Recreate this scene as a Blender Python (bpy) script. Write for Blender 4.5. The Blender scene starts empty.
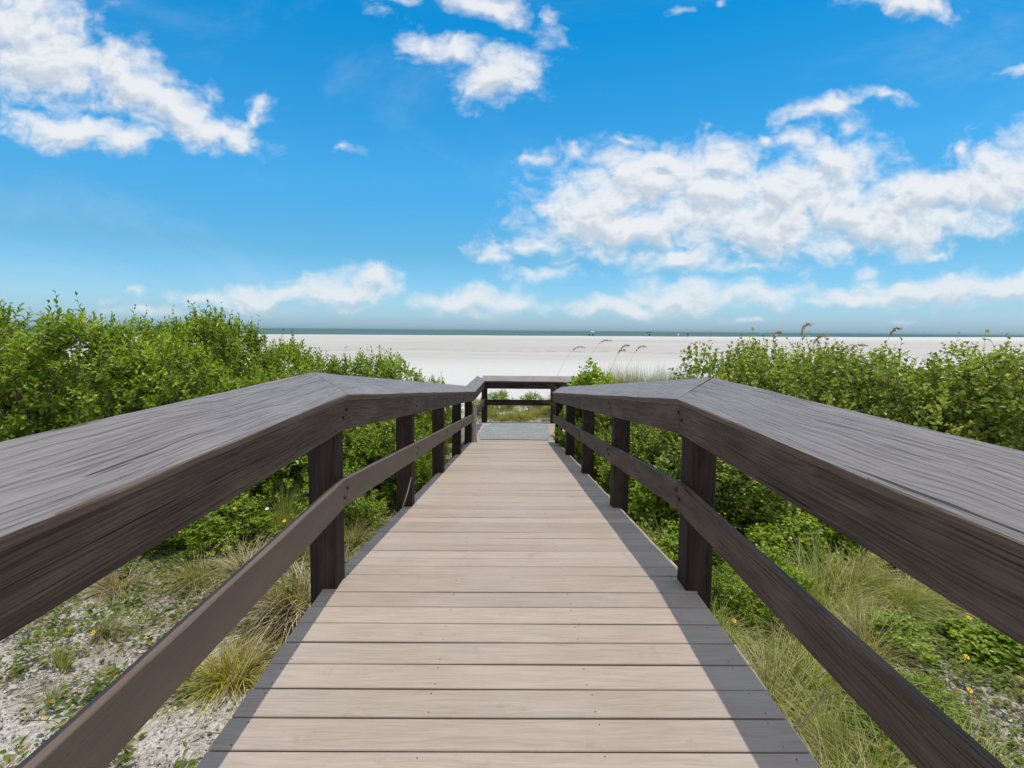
import bpy, bmesh, math, random
import numpy as np
from mathutils import Vector, Matrix, noise as mnoise

random.seed(11)
rng = np.random.default_rng(11)
scene = bpy.context.scene
COL = scene.collection
R = math.radians

# ------------------------------------------------------------------ helpers
class MB:
    """collects polygons (with metre UVs and material slots) for ONE mesh"""
    def __init__(self):
        self.v, self.f, self.uv, self.mi, self.sm = [], [], [], [], []
    def face(self, idx, uvs=None, mi=0, smooth=False):
        self.f.append(tuple(idx)); self.mi.append(mi); self.sm.append(smooth)
        self.uv.append(uvs if uvs else [(0.0, 0.0)] * len(idx))
    def sweep(self, prof, p0, p1, A, B, nseg=1, jit=0.0, off=None, mi=0, warp=None):
        """profile (a,b) pairs swept from p0 to p1; section points = centre + a*A + b*B"""
        p0, p1, A, B = Vector(p0), Vector(p1), Vector(A), Vector(B)
        L = (p1 - p0).length
        ou, ov = off if off else (random.uniform(0, 50), random.uniform(0, 50))
        n = len(prof); base = len(self.v)
        per = [0.0]
        for i in range(n):
            a, b = prof[i], prof[(i + 1) % n]
            per.append(per[-1] + math.hypot(a[0] - b[0], a[1] - b[1]))
        for s in range(nseg + 1):
            t = s / nseg; c = p0.lerp(p1, t)
            for k, (a, b) in enumerate(prof):
                if jit:
                    na = mnoise.noise(Vector((t * L * 3 + ou, k * 0.7, ov))) * jit
                    nb = mnoise.noise(Vector((t * L * 3 + ov, k * 0.7, ou + 9))) * jit
                else: na = nb = 0
                w = warp(t) if warp else Vector((0, 0, 0))
                self.v.append(tuple(c + A * (a + na) + B * (b + nb) + w))
        for s in range(nseg):
            u0, u1 = ou + L * s / nseg, ou + L * (s + 1) / nseg
            for k in range(n):
                k2 = (k + 1) % n
                i0 = base + s * n
                self.face((i0 + k, i0 + k2, i0 + n + k2, i0 + n + k),
                          [(u0, ov + per[k]), (u0, ov + per[k + 1]), (u1, ov + per[k + 1]), (u1, ov + per[k])], mi)
        ends = [(ou + a * 0.3, ov + b) for a, b in prof]
        self.face(tuple(base + k for k in reversed(range(n))), list(reversed(ends)), mi)
        self.face(tuple(base + nseg * n + k for k in range(n)), ends, mi)
    def tube(self, pts, rad, sides=6, mi=0, smooth=True):
        base = len(self.v); pts = [Vector(p) for p in pts]
        for i, p in enumerate(pts):
            d = (pts[min(i + 1, len(pts) - 1)] - pts[max(i - 1, 0)]).normalized()
            a = d.orthogonal().normalized(); b = d.cross(a)
            for k in range(sides):
                t = 2 * math.pi * k / sides
                self.v.append(tuple(p + (a * math.cos(t) + b * math.sin(t)) * rad[i]))
        for i in range(len(pts) - 1):
            for k in range(sides):
                k2 = (k + 1) % sides; o = base + i * sides
                self.face((o + k, o + k2, o + sides + k2, o + sides + k), None, mi, smooth)
        self.face(tuple(base + k for k in reversed(range(sides))), None, mi)
        self.face(tuple(base + (len(pts) - 1) * sides + k for k in range(sides)), None, mi)
    def disc(self, c, r, nrm, h=0.002, sides=8, mi=0):
        nrm = Vector(nrm).normalized(); a = nrm.orthogonal().normalized(); b = nrm.cross(a)
        prof = [(r * math.cos(2 * math.pi * k / sides), r * math.sin(2 * math.pi * k / sides)) for k in range(sides)]
        self.sweep(prof, Vector(c), Vector(c) + nrm * h, a, b, 1, mi=mi)
    def build(self, name, mats, parent=None):
        me = bpy.data.meshes.new(name)
        me.from_pydata(self.v, [], self.f)
        uvl = me.uv_layers.new(name='UVMap')
        flat = np.array([c for f in self.uv for p in f for c in p], dtype=np.float32)
        uvl.data.foreach_set('uv', flat)
        for m in (mats if isinstance(mats, (list, tuple)) else [mats]): me.materials.append(m)
        me.polygons.foreach_set('material_index', self.mi)
        me.polygons.foreach_set('use_smooth', self.sm)
        me.update()
        bm = bmesh.new(); bm.from_mesh(me); bmesh.ops.recalc_face_normals(bm, faces=bm.faces[:]); bm.to_mesh(me); bm.free()
        return link(name, me, parent)

def link(name, me, parent=None):
    o = bpy.data.objects.new(name, me); COL.objects.link(o)
    if parent is not None: o.parent = parent
    return o

def tag(o, label=None, cat=None, group=None, kind=None):
    if label: o['label'] = label
    if cat: o['category'] = cat
    if group: o['group'] = group
    if kind: o['kind'] = kind
    return o

def empty(name, loc=(0, 0, 0), rz=0.0):
    o = bpy.data.objects.new(name, None); COL.objects.link(o)
    o.location = loc; o.rotation_euler = (0, 0, rz); o.empty_display_size = 0.1
    return o

def copy_tree(o, parent=None):
    kids = [c for c in bpy.data.objects if c.parent == o]
    c = o.copy(); COL.objects.link(c)
    if parent: c.parent = parent
    for k in kids: copy_tree(k, c)
    return c

def np_mesh(name, verts, faces_list, mat_idx_list, mats, smooth=False):
    """faces_list: arrays (n,k); fast mesh from numpy"""
    me = bpy.data.meshes.new(name)
    me.vertices.add(len(verts)); me.vertices.foreach_set('co', verts.astype(np.float32).ravel())
    loops = np.concatenate([f.ravel() for f in faces_list]).astype(np.int32)
    sizes = np.concatenate([np.full(len(f), f.shape[1]) for f in faces_list]).astype(np.int32)
    starts = np.concatenate([[0], np.cumsum(sizes)[:-1]]).astype(np.int32)
    mi = np.concatenate([np.full(len(f), m) for f, m in zip(faces_list, mat_idx_list)]).astype(np.int32)
    me.loops.add(len(loops)); me.loops.foreach_set('vertex_index', loops)
    me.polygons.add(len(sizes)); me.polygons.foreach_set('loop_start', starts)
    me.polygons.foreach_set('loop_total', sizes)
    me.polygons.foreach_set('material_index', mi)
    me.polygons.foreach_set('use_smooth', np.full(len(sizes), smooth))
    for m in mats: me.materials.append(m)
    me.update(calc_edges=True); me.validate()
    return me

def rrect(w, h, r=0.004, n=2):
    """rounded rectangle profile centred on 0, counter clockwise"""
    pts = []
    for cx, cy, a0 in ((w/2-r, h/2-r, 0), (-w/2+r, h/2-r, 90), (-w/2+r, -h/2+r, 180), (w/2-r, -h/2+r, 270)):
        for k in range(n + 1):
            a = R(a0 + 90 * k / n)
            pts.append((cx + r * math.cos(a), cy + r * math.sin(a)))
    return pts

def rot2(pts, a, c=(0, 0)):
    ca, sa = math.cos(a), math.sin(a)
    return [(c[0] + x * ca - y * sa, c[1] + x * sa + y * ca) for x, y in pts]

# ------------------------------------------------------------------ materials
class NT:
    def __init__(self, tree): self.t = tree; self.n = tree.nodes; self.l = tree.links
    def add(self, typ, **kw):
        n = self.n.new(typ)
        for k, v in kw.items(): setattr(n, k, v)
        return n
    def link(self, a, b): self.l.new(a, b)
    def math(self, op, a, b=None, c=None, clamp=False):
        n = self.n.new('ShaderNodeMath'); n.operation = op; n.use_clamp = clamp
        for i, x in enumerate((a, b, c)):
            if x is None: continue
            if isinstance(x, (int, float)): n.inputs[i].default_value = x
            else: self.l.new(x, n.inputs[i])
        return n.outputs[0]
    def mapr(self, x, a, b, c=0.0, d=1.0, smooth=True):
        n = self.n.new('ShaderNodeMapRange'); n.interpolation_type = 'SMOOTHSTEP' if smooth else 'LINEAR'
        self.l.new(x, n.inputs['Value'])
        n.inputs['From Min'].default_value = a; n.inputs['From Max'].default_value = b
        n.inputs['To Min'].default_value = c; n.inputs['To Max'].default_value = d
        return n.outputs[0]
    def mix(self, fac, a, b, blend='MIX'):
        n = self.n.new('ShaderNodeMix'); n.data_type = 'RGBA'; n.blend_type = blend; n.clamp_factor = True
        if isinstance(fac, (int, float)): n.inputs[0].default_value = fac
        else: self.l.new(fac, n.inputs[0])
        for sock, x in ((n.inputs[6], a), (n.inputs[7], b)):
            if isinstance(x, tuple): sock.default_value = (*x, 1) if len(x) == 3 else x
            else: self.l.new(x, sock)
        return n.outputs[2]
    def noise(self, vec, scale, detail=2, rough=0.5, dist=0.0, sx=(1, 1, 1), typ='FBM'):
        n = self.n.new('ShaderNodeTexNoise'); n.inputs['Scale'].default_value = scale
        n.inputs['Detail'].default_value = detail; n.inputs['Roughness'].default_value = rough
        n.inputs['Distortion'].default_value = dist
        if vec is not None:
            if sx != (1, 1, 1):
                m = self.n.new('ShaderNodeMapping'); m.inputs['Scale'].default_value = sx
                self.l.new(vec, m.inputs[0]); vec = m.outputs[0]
            self.l.new(vec, n.inputs['Vector'])
        return n.outputs['Fac']
    def ramp(self, fac, stops):
        n = self.n.new('ShaderNodeValToRGB'); e = n.color_ramp.elements
        while len(e) < len(stops): e.new(0.5)
        for el, (p, c) in zip(e, stops): el.position = p; el.color = (*c, 1)
        self.l.new(fac, n.inputs[0]); return n.outputs[0]
    def bump(self, h, strength, dist, prev=None):
        n = self.n.new('ShaderNodeBump'); n.inputs['Strength'].default_value = strength
        n.inputs['Distance'].default_value = dist; self.l.new(h, n.inputs['Height'])
        if prev is not None: self.l.new(prev, n.inputs['Normal'])
        return n.outputs[0]

def new_mat(name):
    m = bpy.data.materials.new(name); m.use_nodes = True
    m.node_tree.nodes.clear(); t = NT(m.node_tree)
    out = t.add('ShaderNodeOutputMaterial'); b = t.add('ShaderNodeBsdfPrincipled')
    t.link(b.outputs[0], out.inputs[0])
    return m, t, b, out

def mat_plain(name, col, rough=0.6, metal=0.0, var=0.15):
    m, t, b, o = new_mat(name)
    tc = t.add('ShaderNodeTexCoord')
    n = t.noise(tc.outputs['Object'], 6, 3)
    f = t.mapr(n, 0.3, 0.7)
    c = t.mix(f, tuple(x * (1 - var) for x in col), tuple(min(1, x * (1 + var)) for x in col))
    t.link(c, b.inputs['Base Color']); b.inputs['Roughness'].default_value = rough
    b.inputs['Metallic'].default_value = metal
    return m

def mat_wood(name, dark, mid, light, crack=0.5, rough=0.55, sheen=0.4, bstr=0.6, fine=1.0):
    """weathered stained timber, grain along U"""
    m, t, b, o = new_mat(name)
    uv = t.add('ShaderNodeUVMap').outputs[0]
    # slow meander so the grain is not ruler straight
    wob = t.noise(uv, 1.0, 2, 0.5, 0, (1.3, 3.0, 1))
    sep = t.add('ShaderNodeSeparateXYZ'); t.link(uv, sep.inputs[0])
    vv = t.math('ADD', sep.outputs[1], t.math('MULTIPLY', t.math('SUBTRACT', wob, 0.5), 0.055))
    cmb = t.add('ShaderNodeCombineXYZ'); t.link(sep.outputs[0], cmb.inputs[0]); t.link(vv, cmb.inputs[1])
    gv = cmb.outputs[0]
    g1 = t.noise(gv, 1.0, 4, 0.65, 0, (0.9, 170 * fine, 1))
    g2 = t.noise(gv, 1.0, 3, 0.65, 0, (3.2, 430 * fine, 1))
    blot = t.noise(uv, 1.0, 4, 0.6, 0, (2.5, 9, 1))
    # growth rings cut lengthwise: uneven dark lines that close into long loops
    rn = t.noise(uv, 1.0, 2, 0.5, 0, (0.9, 7.0, 1))
    sv = t.add('ShaderNodeSeparateXYZ'); t.link(gv, sv.inputs[0])
    ring = t.math('SINE', t.math('ADD', t.math('MULTIPLY', sv.outputs[1], 420.0), t.math('MULTIPLY', rn, 62.0)))
    ringl = t.math('MULTIPLY', t.mapr(ring, 0.35, 0.95), t.mapr(t.noise(gv, 1.0, 2, 0.5, 0, (5, 90, 1)), 0.36, 0.56))
    ck = t.noise(gv, 1.0, 3, 0.55, 0, (1.0, 52, 1))
    gate = t.noise(uv, 1.0, 2, 0.5, 0, (0.9, 6, 1))
    crk = t.mapr(ck, 0.645, 0.675)
    crk = t.math('MULTIPLY', crk, t.mapr(gate, 0.46, 0.60))
    fck = t.mapr(t.noise(gv, 1.0, 2, 0.5, 0, (1.5, 240, 1)), 0.60, 0.65)
    vk = t.add('ShaderNodeTexVoronoi'); vk.inputs['Scale'].default_value = 1.0
    mk = t.add('ShaderNodeMapping'); mk.inputs['Scale'].default_value = (1.1, 7.0, 1); t.link(uv, mk.inputs[0]); t.link(mk.outputs[0], vk.inputs['Vector'])
    knot = t.mapr(vk.outputs['Distance'], 0.10, 0.04)
    c = t.mix(t.mapr(g1, 0.38, 0.62), dark, mid)
    c = t.mix(t.math('MULTIPLY', t.mapr(blot, 0.40, 0.72), 0.55), c, light)
    c = t.mix(t.math('MULTIPLY', t.mapr(g2, 0.50, 0.68), 0.40), c, light)
    c = t.mix(t.math('MULTIPLY', ringl, 0.48 * crack), c, tuple(x * 0.45 for x in dark))
    c = t.mix(t.math('MULTIPLY', fck, 0.60 * crack), c, tuple(x * 0.30 for x in dark))
    c = t.mix(t.math('MULTIPLY', knot, 0.8 * crack), c, tuple(x * 0.30 for x in dark))
    c = t.mix(t.math('MULTIPLY', crk, min(1.0, crack * 1.4)), c, tuple(x * 0.10 for x in dark))
    # rare pale bird specks / scuffs
    tc = t.add('ShaderNodeTexCoord')
    sp = t.mapr(t.noise(tc.outputs['Object'], 38, 1), 0.80, 0.84)
    c = t.mix(t.math('MULTIPLY', sp, 0.7), c, (0.42, 0.40, 0.40))
    t.link(c, b.inputs['Base Color'])
    h = t.math('ADD', t.math('MULTIPLY', g1, 0.6), t.math('MULTIPLY', g2, 0.3))
    h = t.math('SUBTRACT', h, t.math('MULTIPLY', crk, 2.2 * crack))
    h = t.math('SUBTRACT', h, t.math('MULTIPLY', fck, 0.9 * crack)); h = t.math('SUBTRACT', h, t.math('MULTIPLY', ringl, 0.5 * crack))
    t.link(t.bump(h, bstr, 0.004), b.inputs['Normal'])
    t.link(t.mapr(g1, 0.2, 0.8, rough - 0.08, rough + 0.14), b.inputs['Roughness'])
    b.inputs['Specular IOR Level'].default_value = sheen
    return m

M = {}
M['cap'] = mat_wood('weathered_cap_timber', (0.185, 0.166, 0.163), (0.232, 0.213, 0.214), (0.285, 0.265, 0.271), 0.62, 0.50, 0.5, 0.9)
M['board'] = mat_wood('stained_brown_timber', (0.050, 0.032, 0.024), (0.118, 0.080, 0.059), (0.200, 0.148, 0.115), 0.8, 0.66, 0.25, 0.9)
M['edge'] = mat_wood('brown_cap_edge_timber', (0.100, 0.070, 0.055), (0.175, 0.130, 0.105), (0.250, 0.200, 0.170), 0.6, 0.62, 0.3, 0.7)
M['post'] = mat_wood('dark_post_timber', (0.016, 0.010, 0.009), (0.038, 0.025, 0.021), (0.078, 0.055, 0.045), 0.5, 0.7, 0.2, 0.7)
M['paint'] = mat_wood('smooth_brown_painted_timber', (0.120, 0.088, 0.070), (0.142, 0.106, 0.085), (0.175, 0.135, 0.110), 0.10, 0.55, 0.3, 0.3)
M['pale'] = mat_wood('pale_driftwood', (0.36, 0.34, 0.28), (0.48, 0.46, 0.40), (0.62, 0.60, 0.54), 0.4, 0.7, 0.2, 0.6)

def mat_deck():
    m, t, b, o = new_mat('tan_composite_decking')
    uv = t.add('ShaderNodeUVMap').outputs[0]
    geo = t.add('ShaderNodeNewGeometry')
    isl = geo.outputs['Random Per Island']
    wob = t.noise(uv, 1.0, 2, 0.5, 0, (3, 10, 1))
    sep = t.add('ShaderNodeSeparateXYZ'); t.link(uv, sep.inputs[0])
    vv = t.math('ADD', sep.outputs[1], t.math('MULTIPLY', t.math('SUBTRACT', wob, 0.5), 0.05))
    cmb = t.add('ShaderNodeCombineXYZ'); t.link(sep.outputs[0], cmb.inputs[0]); t.link(vv, cmb.inputs[1])
    g = t.noise(cmb.outputs[0], 1.0, 4, 0.65, 0, (5, 150, 1))
    g2 = t.noise(cmb.outputs[0], 1.0, 2, 0.5, 0, (2.5, 40, 1))
    tc = t.add('ShaderNodeTexCoord')
    blot = t.noise(tc.outputs['Object'], 1.7, 5, 0.6)
    stain = t.noise(tc.outputs['Object'], 9, 4, 0.7)
    c = t.mix(t.mapr(g, 0.3, 0.7), (0.322, 0.258, 0.216), (0.412, 0.342, 0.292))
    c = t.mix(t.math('MULTIPLY', t.mapr(g2, 0.45, 0.7), 0.5), c, (0.440, 0.370, 0.320))
    hs = t.add('ShaderNodeHueSaturation'); t.link(c, hs.inputs['Color'])
    t.link(t.mapr(isl, 0, 1, 0.86, 1.08, False), hs.inputs['Value'])
    c = t.mix(t.math('MULTIPLY', t.mapr(blot, 0.42, 0.72), 0.25), hs.outputs[0], (0.43, 0.40, 0.37))
    c = t.mix(t.math('MULTIPLY', t.mapr(stain, 0.58, 0.74), 0.38), c, (0.23, 0.185, 0.155))
    # a little wind-blown sand lodged on the boards
    sd = t.mapr(t.noise(tc.outputs['Object'], 160, 2, 0.6), 0.70, 0.76)
    c = t.mix(t.math('MULTIPLY', sd, 0.45), c, (0.62, 0.58, 0.52))
    t.link(c, b.inputs['Base Color'])
    h = t.math('ADD', t.math('MULTIPLY', g, 0.5), t.math('MULTIPLY', g2, 0.5))
    t.link(t.bump(h, 0.35, 0.002), b.inputs['Normal'])
    b.inputs['Roughness'].default_value = 0.62; b.inputs['Specular IOR Level'].default_value = 0.35
    return m
M['deck'] = mat_deck()
M['screw'] = mat_plain('dark_screw', (0.05, 0.042, 0.038), 0.5, 0.3)
M['bolt'] = mat_plain('rusty_bolt', (0.045, 0.028, 0.022), 0.6, 0.4, 0.4)

def mat_mat():
    m, t, b, o = new_mat('grey_speckled_mat')
    tc = t.add('ShaderNodeTexCoord'); v = tc.outputs['Object']
    n = t.noise(v, 55, 4, 0.8); n2 = t.noise(v, 2.2, 3, 0.6, 0, (1, 2.5, 1))
    c = t.mix(t.mapr(n, 0.38, 0.62), (0.13, 0.145, 0.155), (0.30, 0.32, 0.335))
    c = t.mix(t.math('MULTIPLY', t.mapr(n2, 0.45, 0.75), 0.5), c, (0.42, 0.41, 0.39))
    t.link(c, b.inputs['Base Color']); b.inputs['Roughness'].default_value = 0.75
    t.link(t.bump(n, 0.6, 0.01), b.inputs['Normal'])
    return m
M['mat'] = mat_mat()

def mat_leaf(name, cols, trans=0.35, rough=0.38, spec=0.5, bad=(0.35, 0.27, 0.06), badamt=0.035, clump=1.6):
    m, t, b, o = new_mat(name)
    geo = t.add('ShaderNodeNewGeometry'); isl = geo.outputs['Random Per Island']
    tc = t.add('ShaderNodeTexCoord')
    nz = t.noise(tc.outputs['Object'], clump, 3, 0.6)
    f = t.math('ADD', t.math('MULTIPLY', isl, 0.62), t.math('MULTIPLY', t.mapr(nz, 0.3, 0.7), 0.38))
    c = t.ramp(f, [(0.05, cols[0]), (0.45, cols[1]), (0.92, cols[2])])
    j = t.math('FRACT', t.math('MULTIPLY', isl, 37.3))
    c = t.mix(t.math('GREATER_THAN', j, 1 - badamt), c, bad)
    t.link(c, b.inputs['Base Color']); b.inputs['Roughness'].default_value = rough
    b.inputs['Specular IOR Level'].default_value = spec
    tr = t.add('ShaderNodeBsdfTranslucent')
    tcx = t.mix(1.0, c, (1.5, 1.5, 0.45), 'MULTIPLY'); t.link(tcx, tr.inputs[0])
    ms = t.add('ShaderNodeMixShader'); ms.inputs[0].default_value = trans
    t.link(b.outputs[0], ms.inputs[1]); t.link(tr.outputs[0], ms.inputs[2]); t.link(ms.outputs[0], o.inputs[0])
    return m
M['leafL'] = mat_leaf('glossy_green_leaf', [(0.030, 0.066, 0.008), (0.180, 0.290, 0.020), (0.460, 0.560, 0.070)], 0.32, 0.42, 0.55)
M['leafR'] = mat_leaf('broad_green_leaf', [(0.034, 0.064, 0.012), (0.190, 0.270, 0.032), (0.480, 0.540, 0.120)], 0.32, 0.42, bad=(0.42, 0.32, 0.09), badamt=0.03)
M['leafB'] = mat_leaf('bright_green_leaf', [(0.100, 0.185, 0.012), (0.230, 0.355, 0.025), (0.420, 0.520, 0.060)], 0.40, badamt=0.03)
M['cover'] = mat_leaf('creeper_leaf', [(0.065, 0.125, 0.020), (0.135, 0.205, 0.035), (0.240, 0.285, 0.070)], 0.35, 0.5, bad=(0.33, 0.24, 0.09), badamt=0.12)
M['twig'] = mat_plain('bark_brown', (0.13, 0.095, 0.065), 0.8)
M['gstraw'] = mat_leaf('straw_grass_blade', [(0.26, 0.23, 0.10), (0.46, 0.40, 0.21), (0.62, 0.56, 0.35)], 0.3, 0.5, bad=(0.15, 0.20, 0.03), badamt=0.2)
M['gstraw2'] = mat_leaf('grey_green_grass_blade', [(0.16, 0.18, 0.07), (0.27, 0.29, 0.13), (0.42, 0.43, 0.24)], 0.3, 0.5, bad=(0.42, 0.36, 0.2), badamt=0.2)
M['ggreen'] = mat_leaf('green_grass_blade', [(0.15, 0.22, 0.035), (0.28, 0.35, 0.08), (0.50, 0.52, 0.22)], 0.35, 0.5, bad=(0.42, 0.36, 0.18), badamt=0.22)
M['golive'] = mat_leaf('olive_grass_blade', [(0.19, 0.19, 0.025), (0.38, 0.36, 0.05), (0.56, 0.50, 0.12)], 0.35, 0.5, bad=(0.42, 0.34, 0.16), badamt=0.22)
M['gbrown'] = mat_leaf('brown_dry_blade', [(0.18, 0.13, 0.08), (0.40, 0.32, 0.21), (0.60, 0.53, 0.38)], 0.25, 0.6, bad=(0.16, 0.17, 0.04), badamt=0.12)
M['litter'] = mat_leaf('dry_leaf_litter', [(0.10, 0.075, 0.055), (0.24, 0.19, 0.14), (0.42, 0.37, 0.30)], 0.1, 0.8, 0.2, bad=(0.55, 0.52, 0.46), badamt=0.1)
M['shell'] = mat_leaf('broken_shell', [(0.22, 0.21, 0.195), (0.40, 0.39, 0.37), (0.66, 0.65, 0.62)], 0.0, 0.6, 0.3, bad=(0.16, 0.14, 0.12), badamt=0.08)
M['petal'] = mat_plain('yellow_petal', (0.75, 0.48, 0.02), 0.6)
M['petalw'] = mat_plain('white_petal', (0.75, 0.75, 0.72), 0.6)
M['petalc'] = mat_plain('orange_flower_centre', (0.42, 0.13, 0.02), 0.7)
M['oat'] = mat_leaf('sea_oat_seed', [(0.22, 0.15, 0.07), (0.36, 0.26, 0.13), (0.48, 0.38, 0.22)], 0.2, 0.7, badamt=0.0)

# ------------------------------------------------------------------ ground shape
def shore_y(x):           # distance of the water's edge; it runs away to the right
    q = max(-300.0, min(300.0, x))
    return 196 + 0.22 * q + 0.0006 * q * abs(q) * (1 if x > 0 else 0.3) + 0.25 * max(0.0, x - 300)
def smooth(a, b, x):
    t = min(1, max(0, (x - a) / (b - a))); return t * t * (3 - 2 * t)
def ground_z(x, y):
    z = -0.80 - 0.22 * smooth(2, 10, y) - 0.16 * smooth(12, 26, y) - 0.40 * smooth(26, 190, y)
    near = 1 - smooth(14, 40, y)
    z += near * 0.05 * mnoise.noise(Vector((x * 0.55, y * 0.55, 3)))
    z += near * 0.022 * mnoise.noise(Vector((x * 2.1, y * 2.1, 7)))
    if 1.3 < abs(x) < 30: z += near * 0.10 * smooth(1.3, 3.5, abs(x)) * smooth(4, 8, y)
    if y > 40: z += 0.05 * mnoise.noise(Vector((x * 0.012, y * 0.04, 1)))
    s = y - shore_y(x)
    if s > 0: z -= min(3.0, s * 0.03)
    return z

def axis(lo, hi, fine_lo, fine_hi, step, grow):
    out = list(np.arange(fine_lo, fine_hi + 1e-6, step))
    s, x = step, out[-1]
    while x < hi: s *= grow; x += s; out.append(x)
    s, x = step, out[0]; left = []
    while x > lo: s *= grow; x -= s; left.append(x)
    return list(reversed(left)) + out
xs = axis(-4000, 4000, -6.5, 6.5, 0.055, 1.11)
ys = axis(-300, 5000, 0.8, 9.0, 0.055, 1.045)
def build_ground():
    nx, ny = len(xs), len(ys)
    v = np.empty((nx * ny, 3)); k = 0
    for y in ys:
        for x in xs:
            z = ground_z(x, y)
            if abs(x) < 8 and 0.5 < y < 11:
                z += 0.010 * mnoise.noise(Vector((x * 9, y * 9, 5))) + 0.006 * mnoise.noise(Vector((x * 19, y * 19, 2)))
            v[k] = (x, y, z); k += 1
    i = np.arange(nx - 1); j = np.arange(ny - 1)
    a = (j[:, None] * nx + i[None, :]).ravel()
    f = np.stack([a, a + 1, a + nx + 1, a + nx], 1)
    m, t, b, o = new_mat('beach_sand_and_shell')
    geo = t.add('ShaderNodeNewGeometry'); P = geo.outputs['Position']
    sep = t.add('ShaderNodeSeparateXYZ'); t.link(P, sep.inputs[0])
    Y = sep.outputs[1]
    # shell grit near the walkway
    vor = t.add('ShaderNodeTexVoronoi'); vor.inputs['Scale'].default_value = 55; t.link(P, vor.inputs['Vector'])
    vor2 = t.add('ShaderNodeTexVoronoi'); vor2.inputs['Scale'].default_value = 150; t.link(P, vor2.inputs['Vector'])
    vs = t.add('ShaderNodeSeparateColor'); t.link(vor.outputs['Color'], vs.inputs[0])
    vs2 = t.add('ShaderNodeSeparateColor'); t.link(vor2.outputs['Color'], vs2.inputs[0])
    grit = t.mix(t.mapr(vs.outputs[0], 0, 1), (0.27, 0.255, 0.235), (0.60, 0.585, 0.555))
    grit2 = t.mix(t.mapr(vs2.outputs[1], 0, 1), (0.24, 0.225, 0.21), (0.58, 0.565, 0.54))
    grit = t.mix(0.5, grit, grit2)
    grime = t.noise(P, 3.2, 5, 0.7)
    grit = t.mix(t.math('MULTIPLY', t.mapr(grime, 0.45, 0.66), 0.65), grit, (0.20, 0.17, 0.135))
    soil = t.noise(P, 0.8, 4, 0.6)
    fsoil = t.math('MULTIPLY', t.mapr(soil, 0.44, 0.60), t.mapr(Y, 3.0, 4.6))
    fsoil = t.math('MAXIMUM', fsoil, t.math('MULTIPLY', t.mapr(Y, 4.4, 5.6), 0.8))
    grit = t.mix(fsoil, grit, t.mix(t.mapr(t.noise(P, 25, 4, 0.7), 0.35, 0.65), (0.075, 0.055, 0.035), (0.24, 0.19, 0.13)))
    # open beach
    mp = t.add('ShaderNodeMapping'); mp.inputs['Scale'].default_value = (0.010, 0.055, 1); t.link(P, mp.inputs[0])
    streak = t.noise(mp.outputs[0], 1.0, 5, 0.6)
    mp2 = t.add('ShaderNodeMapping'); mp2.inputs['Scale'].default_value = (0.05, 0.22, 1); t.link(P, mp2.inputs[0])
    st2 = t.noise(mp2.outputs[0], 1.0, 4, 0.6)
    dry = (0.560, 0.562, 0.562); damp = (0.385, 0.375, 0.362)
    wet = t.math('MULTIPLY', t.mapr(Y, 26, 50), t.mapr(Y, 230, 110))
    wet = t.math('MULTIPLY', wet, t.mapr(streak, 0.30, 0.62, 0.55, 1.0))
    wet = t.math('MULTIPLY', wet, t.mapr(st2, 0.25, 0.70, 0.7, 1.0))
    sand = t.mix(wet, dry, damp)
    ft = t.noise(P, 2.4, 4, 0.65)
    sand = t.mix(t.math('MULTIPLY', t.mapr(ft, 0.40, 0.62), 0.30), sand, (0.46, 0.43, 0.40))
    wrk = t.math('ADD', Y, t.math('MULTIPLY', t.noise(P, 0.06, 3, 0.6), 26))
    wl = t.math('MULTIPLY', t.math('MULTIPLY', t.mapr(wrk, 66, 68), t.mapr(wrk, 71, 69)), t.mapr(t.noise(P, 0.7, 3, 0.7), 0.42, 0.58))
    sand = t.mix(t.math('MULTIPLY', wl, 0.55), sand, (0.26, 0.22, 0.17))
    edge = t.math('ADD', Y, t.math('MULTIPLY', t.noise(P, 0.5, 3, 0.6), 6))
    rb = t.math('MULTIPLY', t.mapr(sep.outputs[0], 1.6, 2.6), t.mapr(t.noise(P, 1.3, 4, 0.65), 0.40, 0.58))
    grit = t.mix(t.math('MULTIPLY', rb, 0.75), grit, t.mix(t.mapr(t.noise(P, 30, 4, 0.7), 0.35, 0.65), (0.09, 0.068, 0.05), (0.27, 0.22, 0.17)))
    c = t.mix(t.mapr(edge, 13.5, 17.5), grit, sand)
    t.link(c, b.inputs['Base Color']); b.inputs['Roughness'].default_value = 0.9
    b.inputs['Specular IOR Level'].default_value = 0.15
    nb = t.bump(vor.outputs['Distance'], 0.5, 0.012)
    nb = t.bump(vor2.outputs['Distance'], 0.4, 0.005, nb)
    nb = t.bump(ft, 0.8, 0.08, nb)
    t.link(nb, b.inputs['Normal'])
    o2 = link('ground', np_mesh('ground', v, [f], [0], [m], True))
    tag(o2, 'white sand beach with grey shell grit beside the boardwalk', kind='structure')
build_ground()

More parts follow.
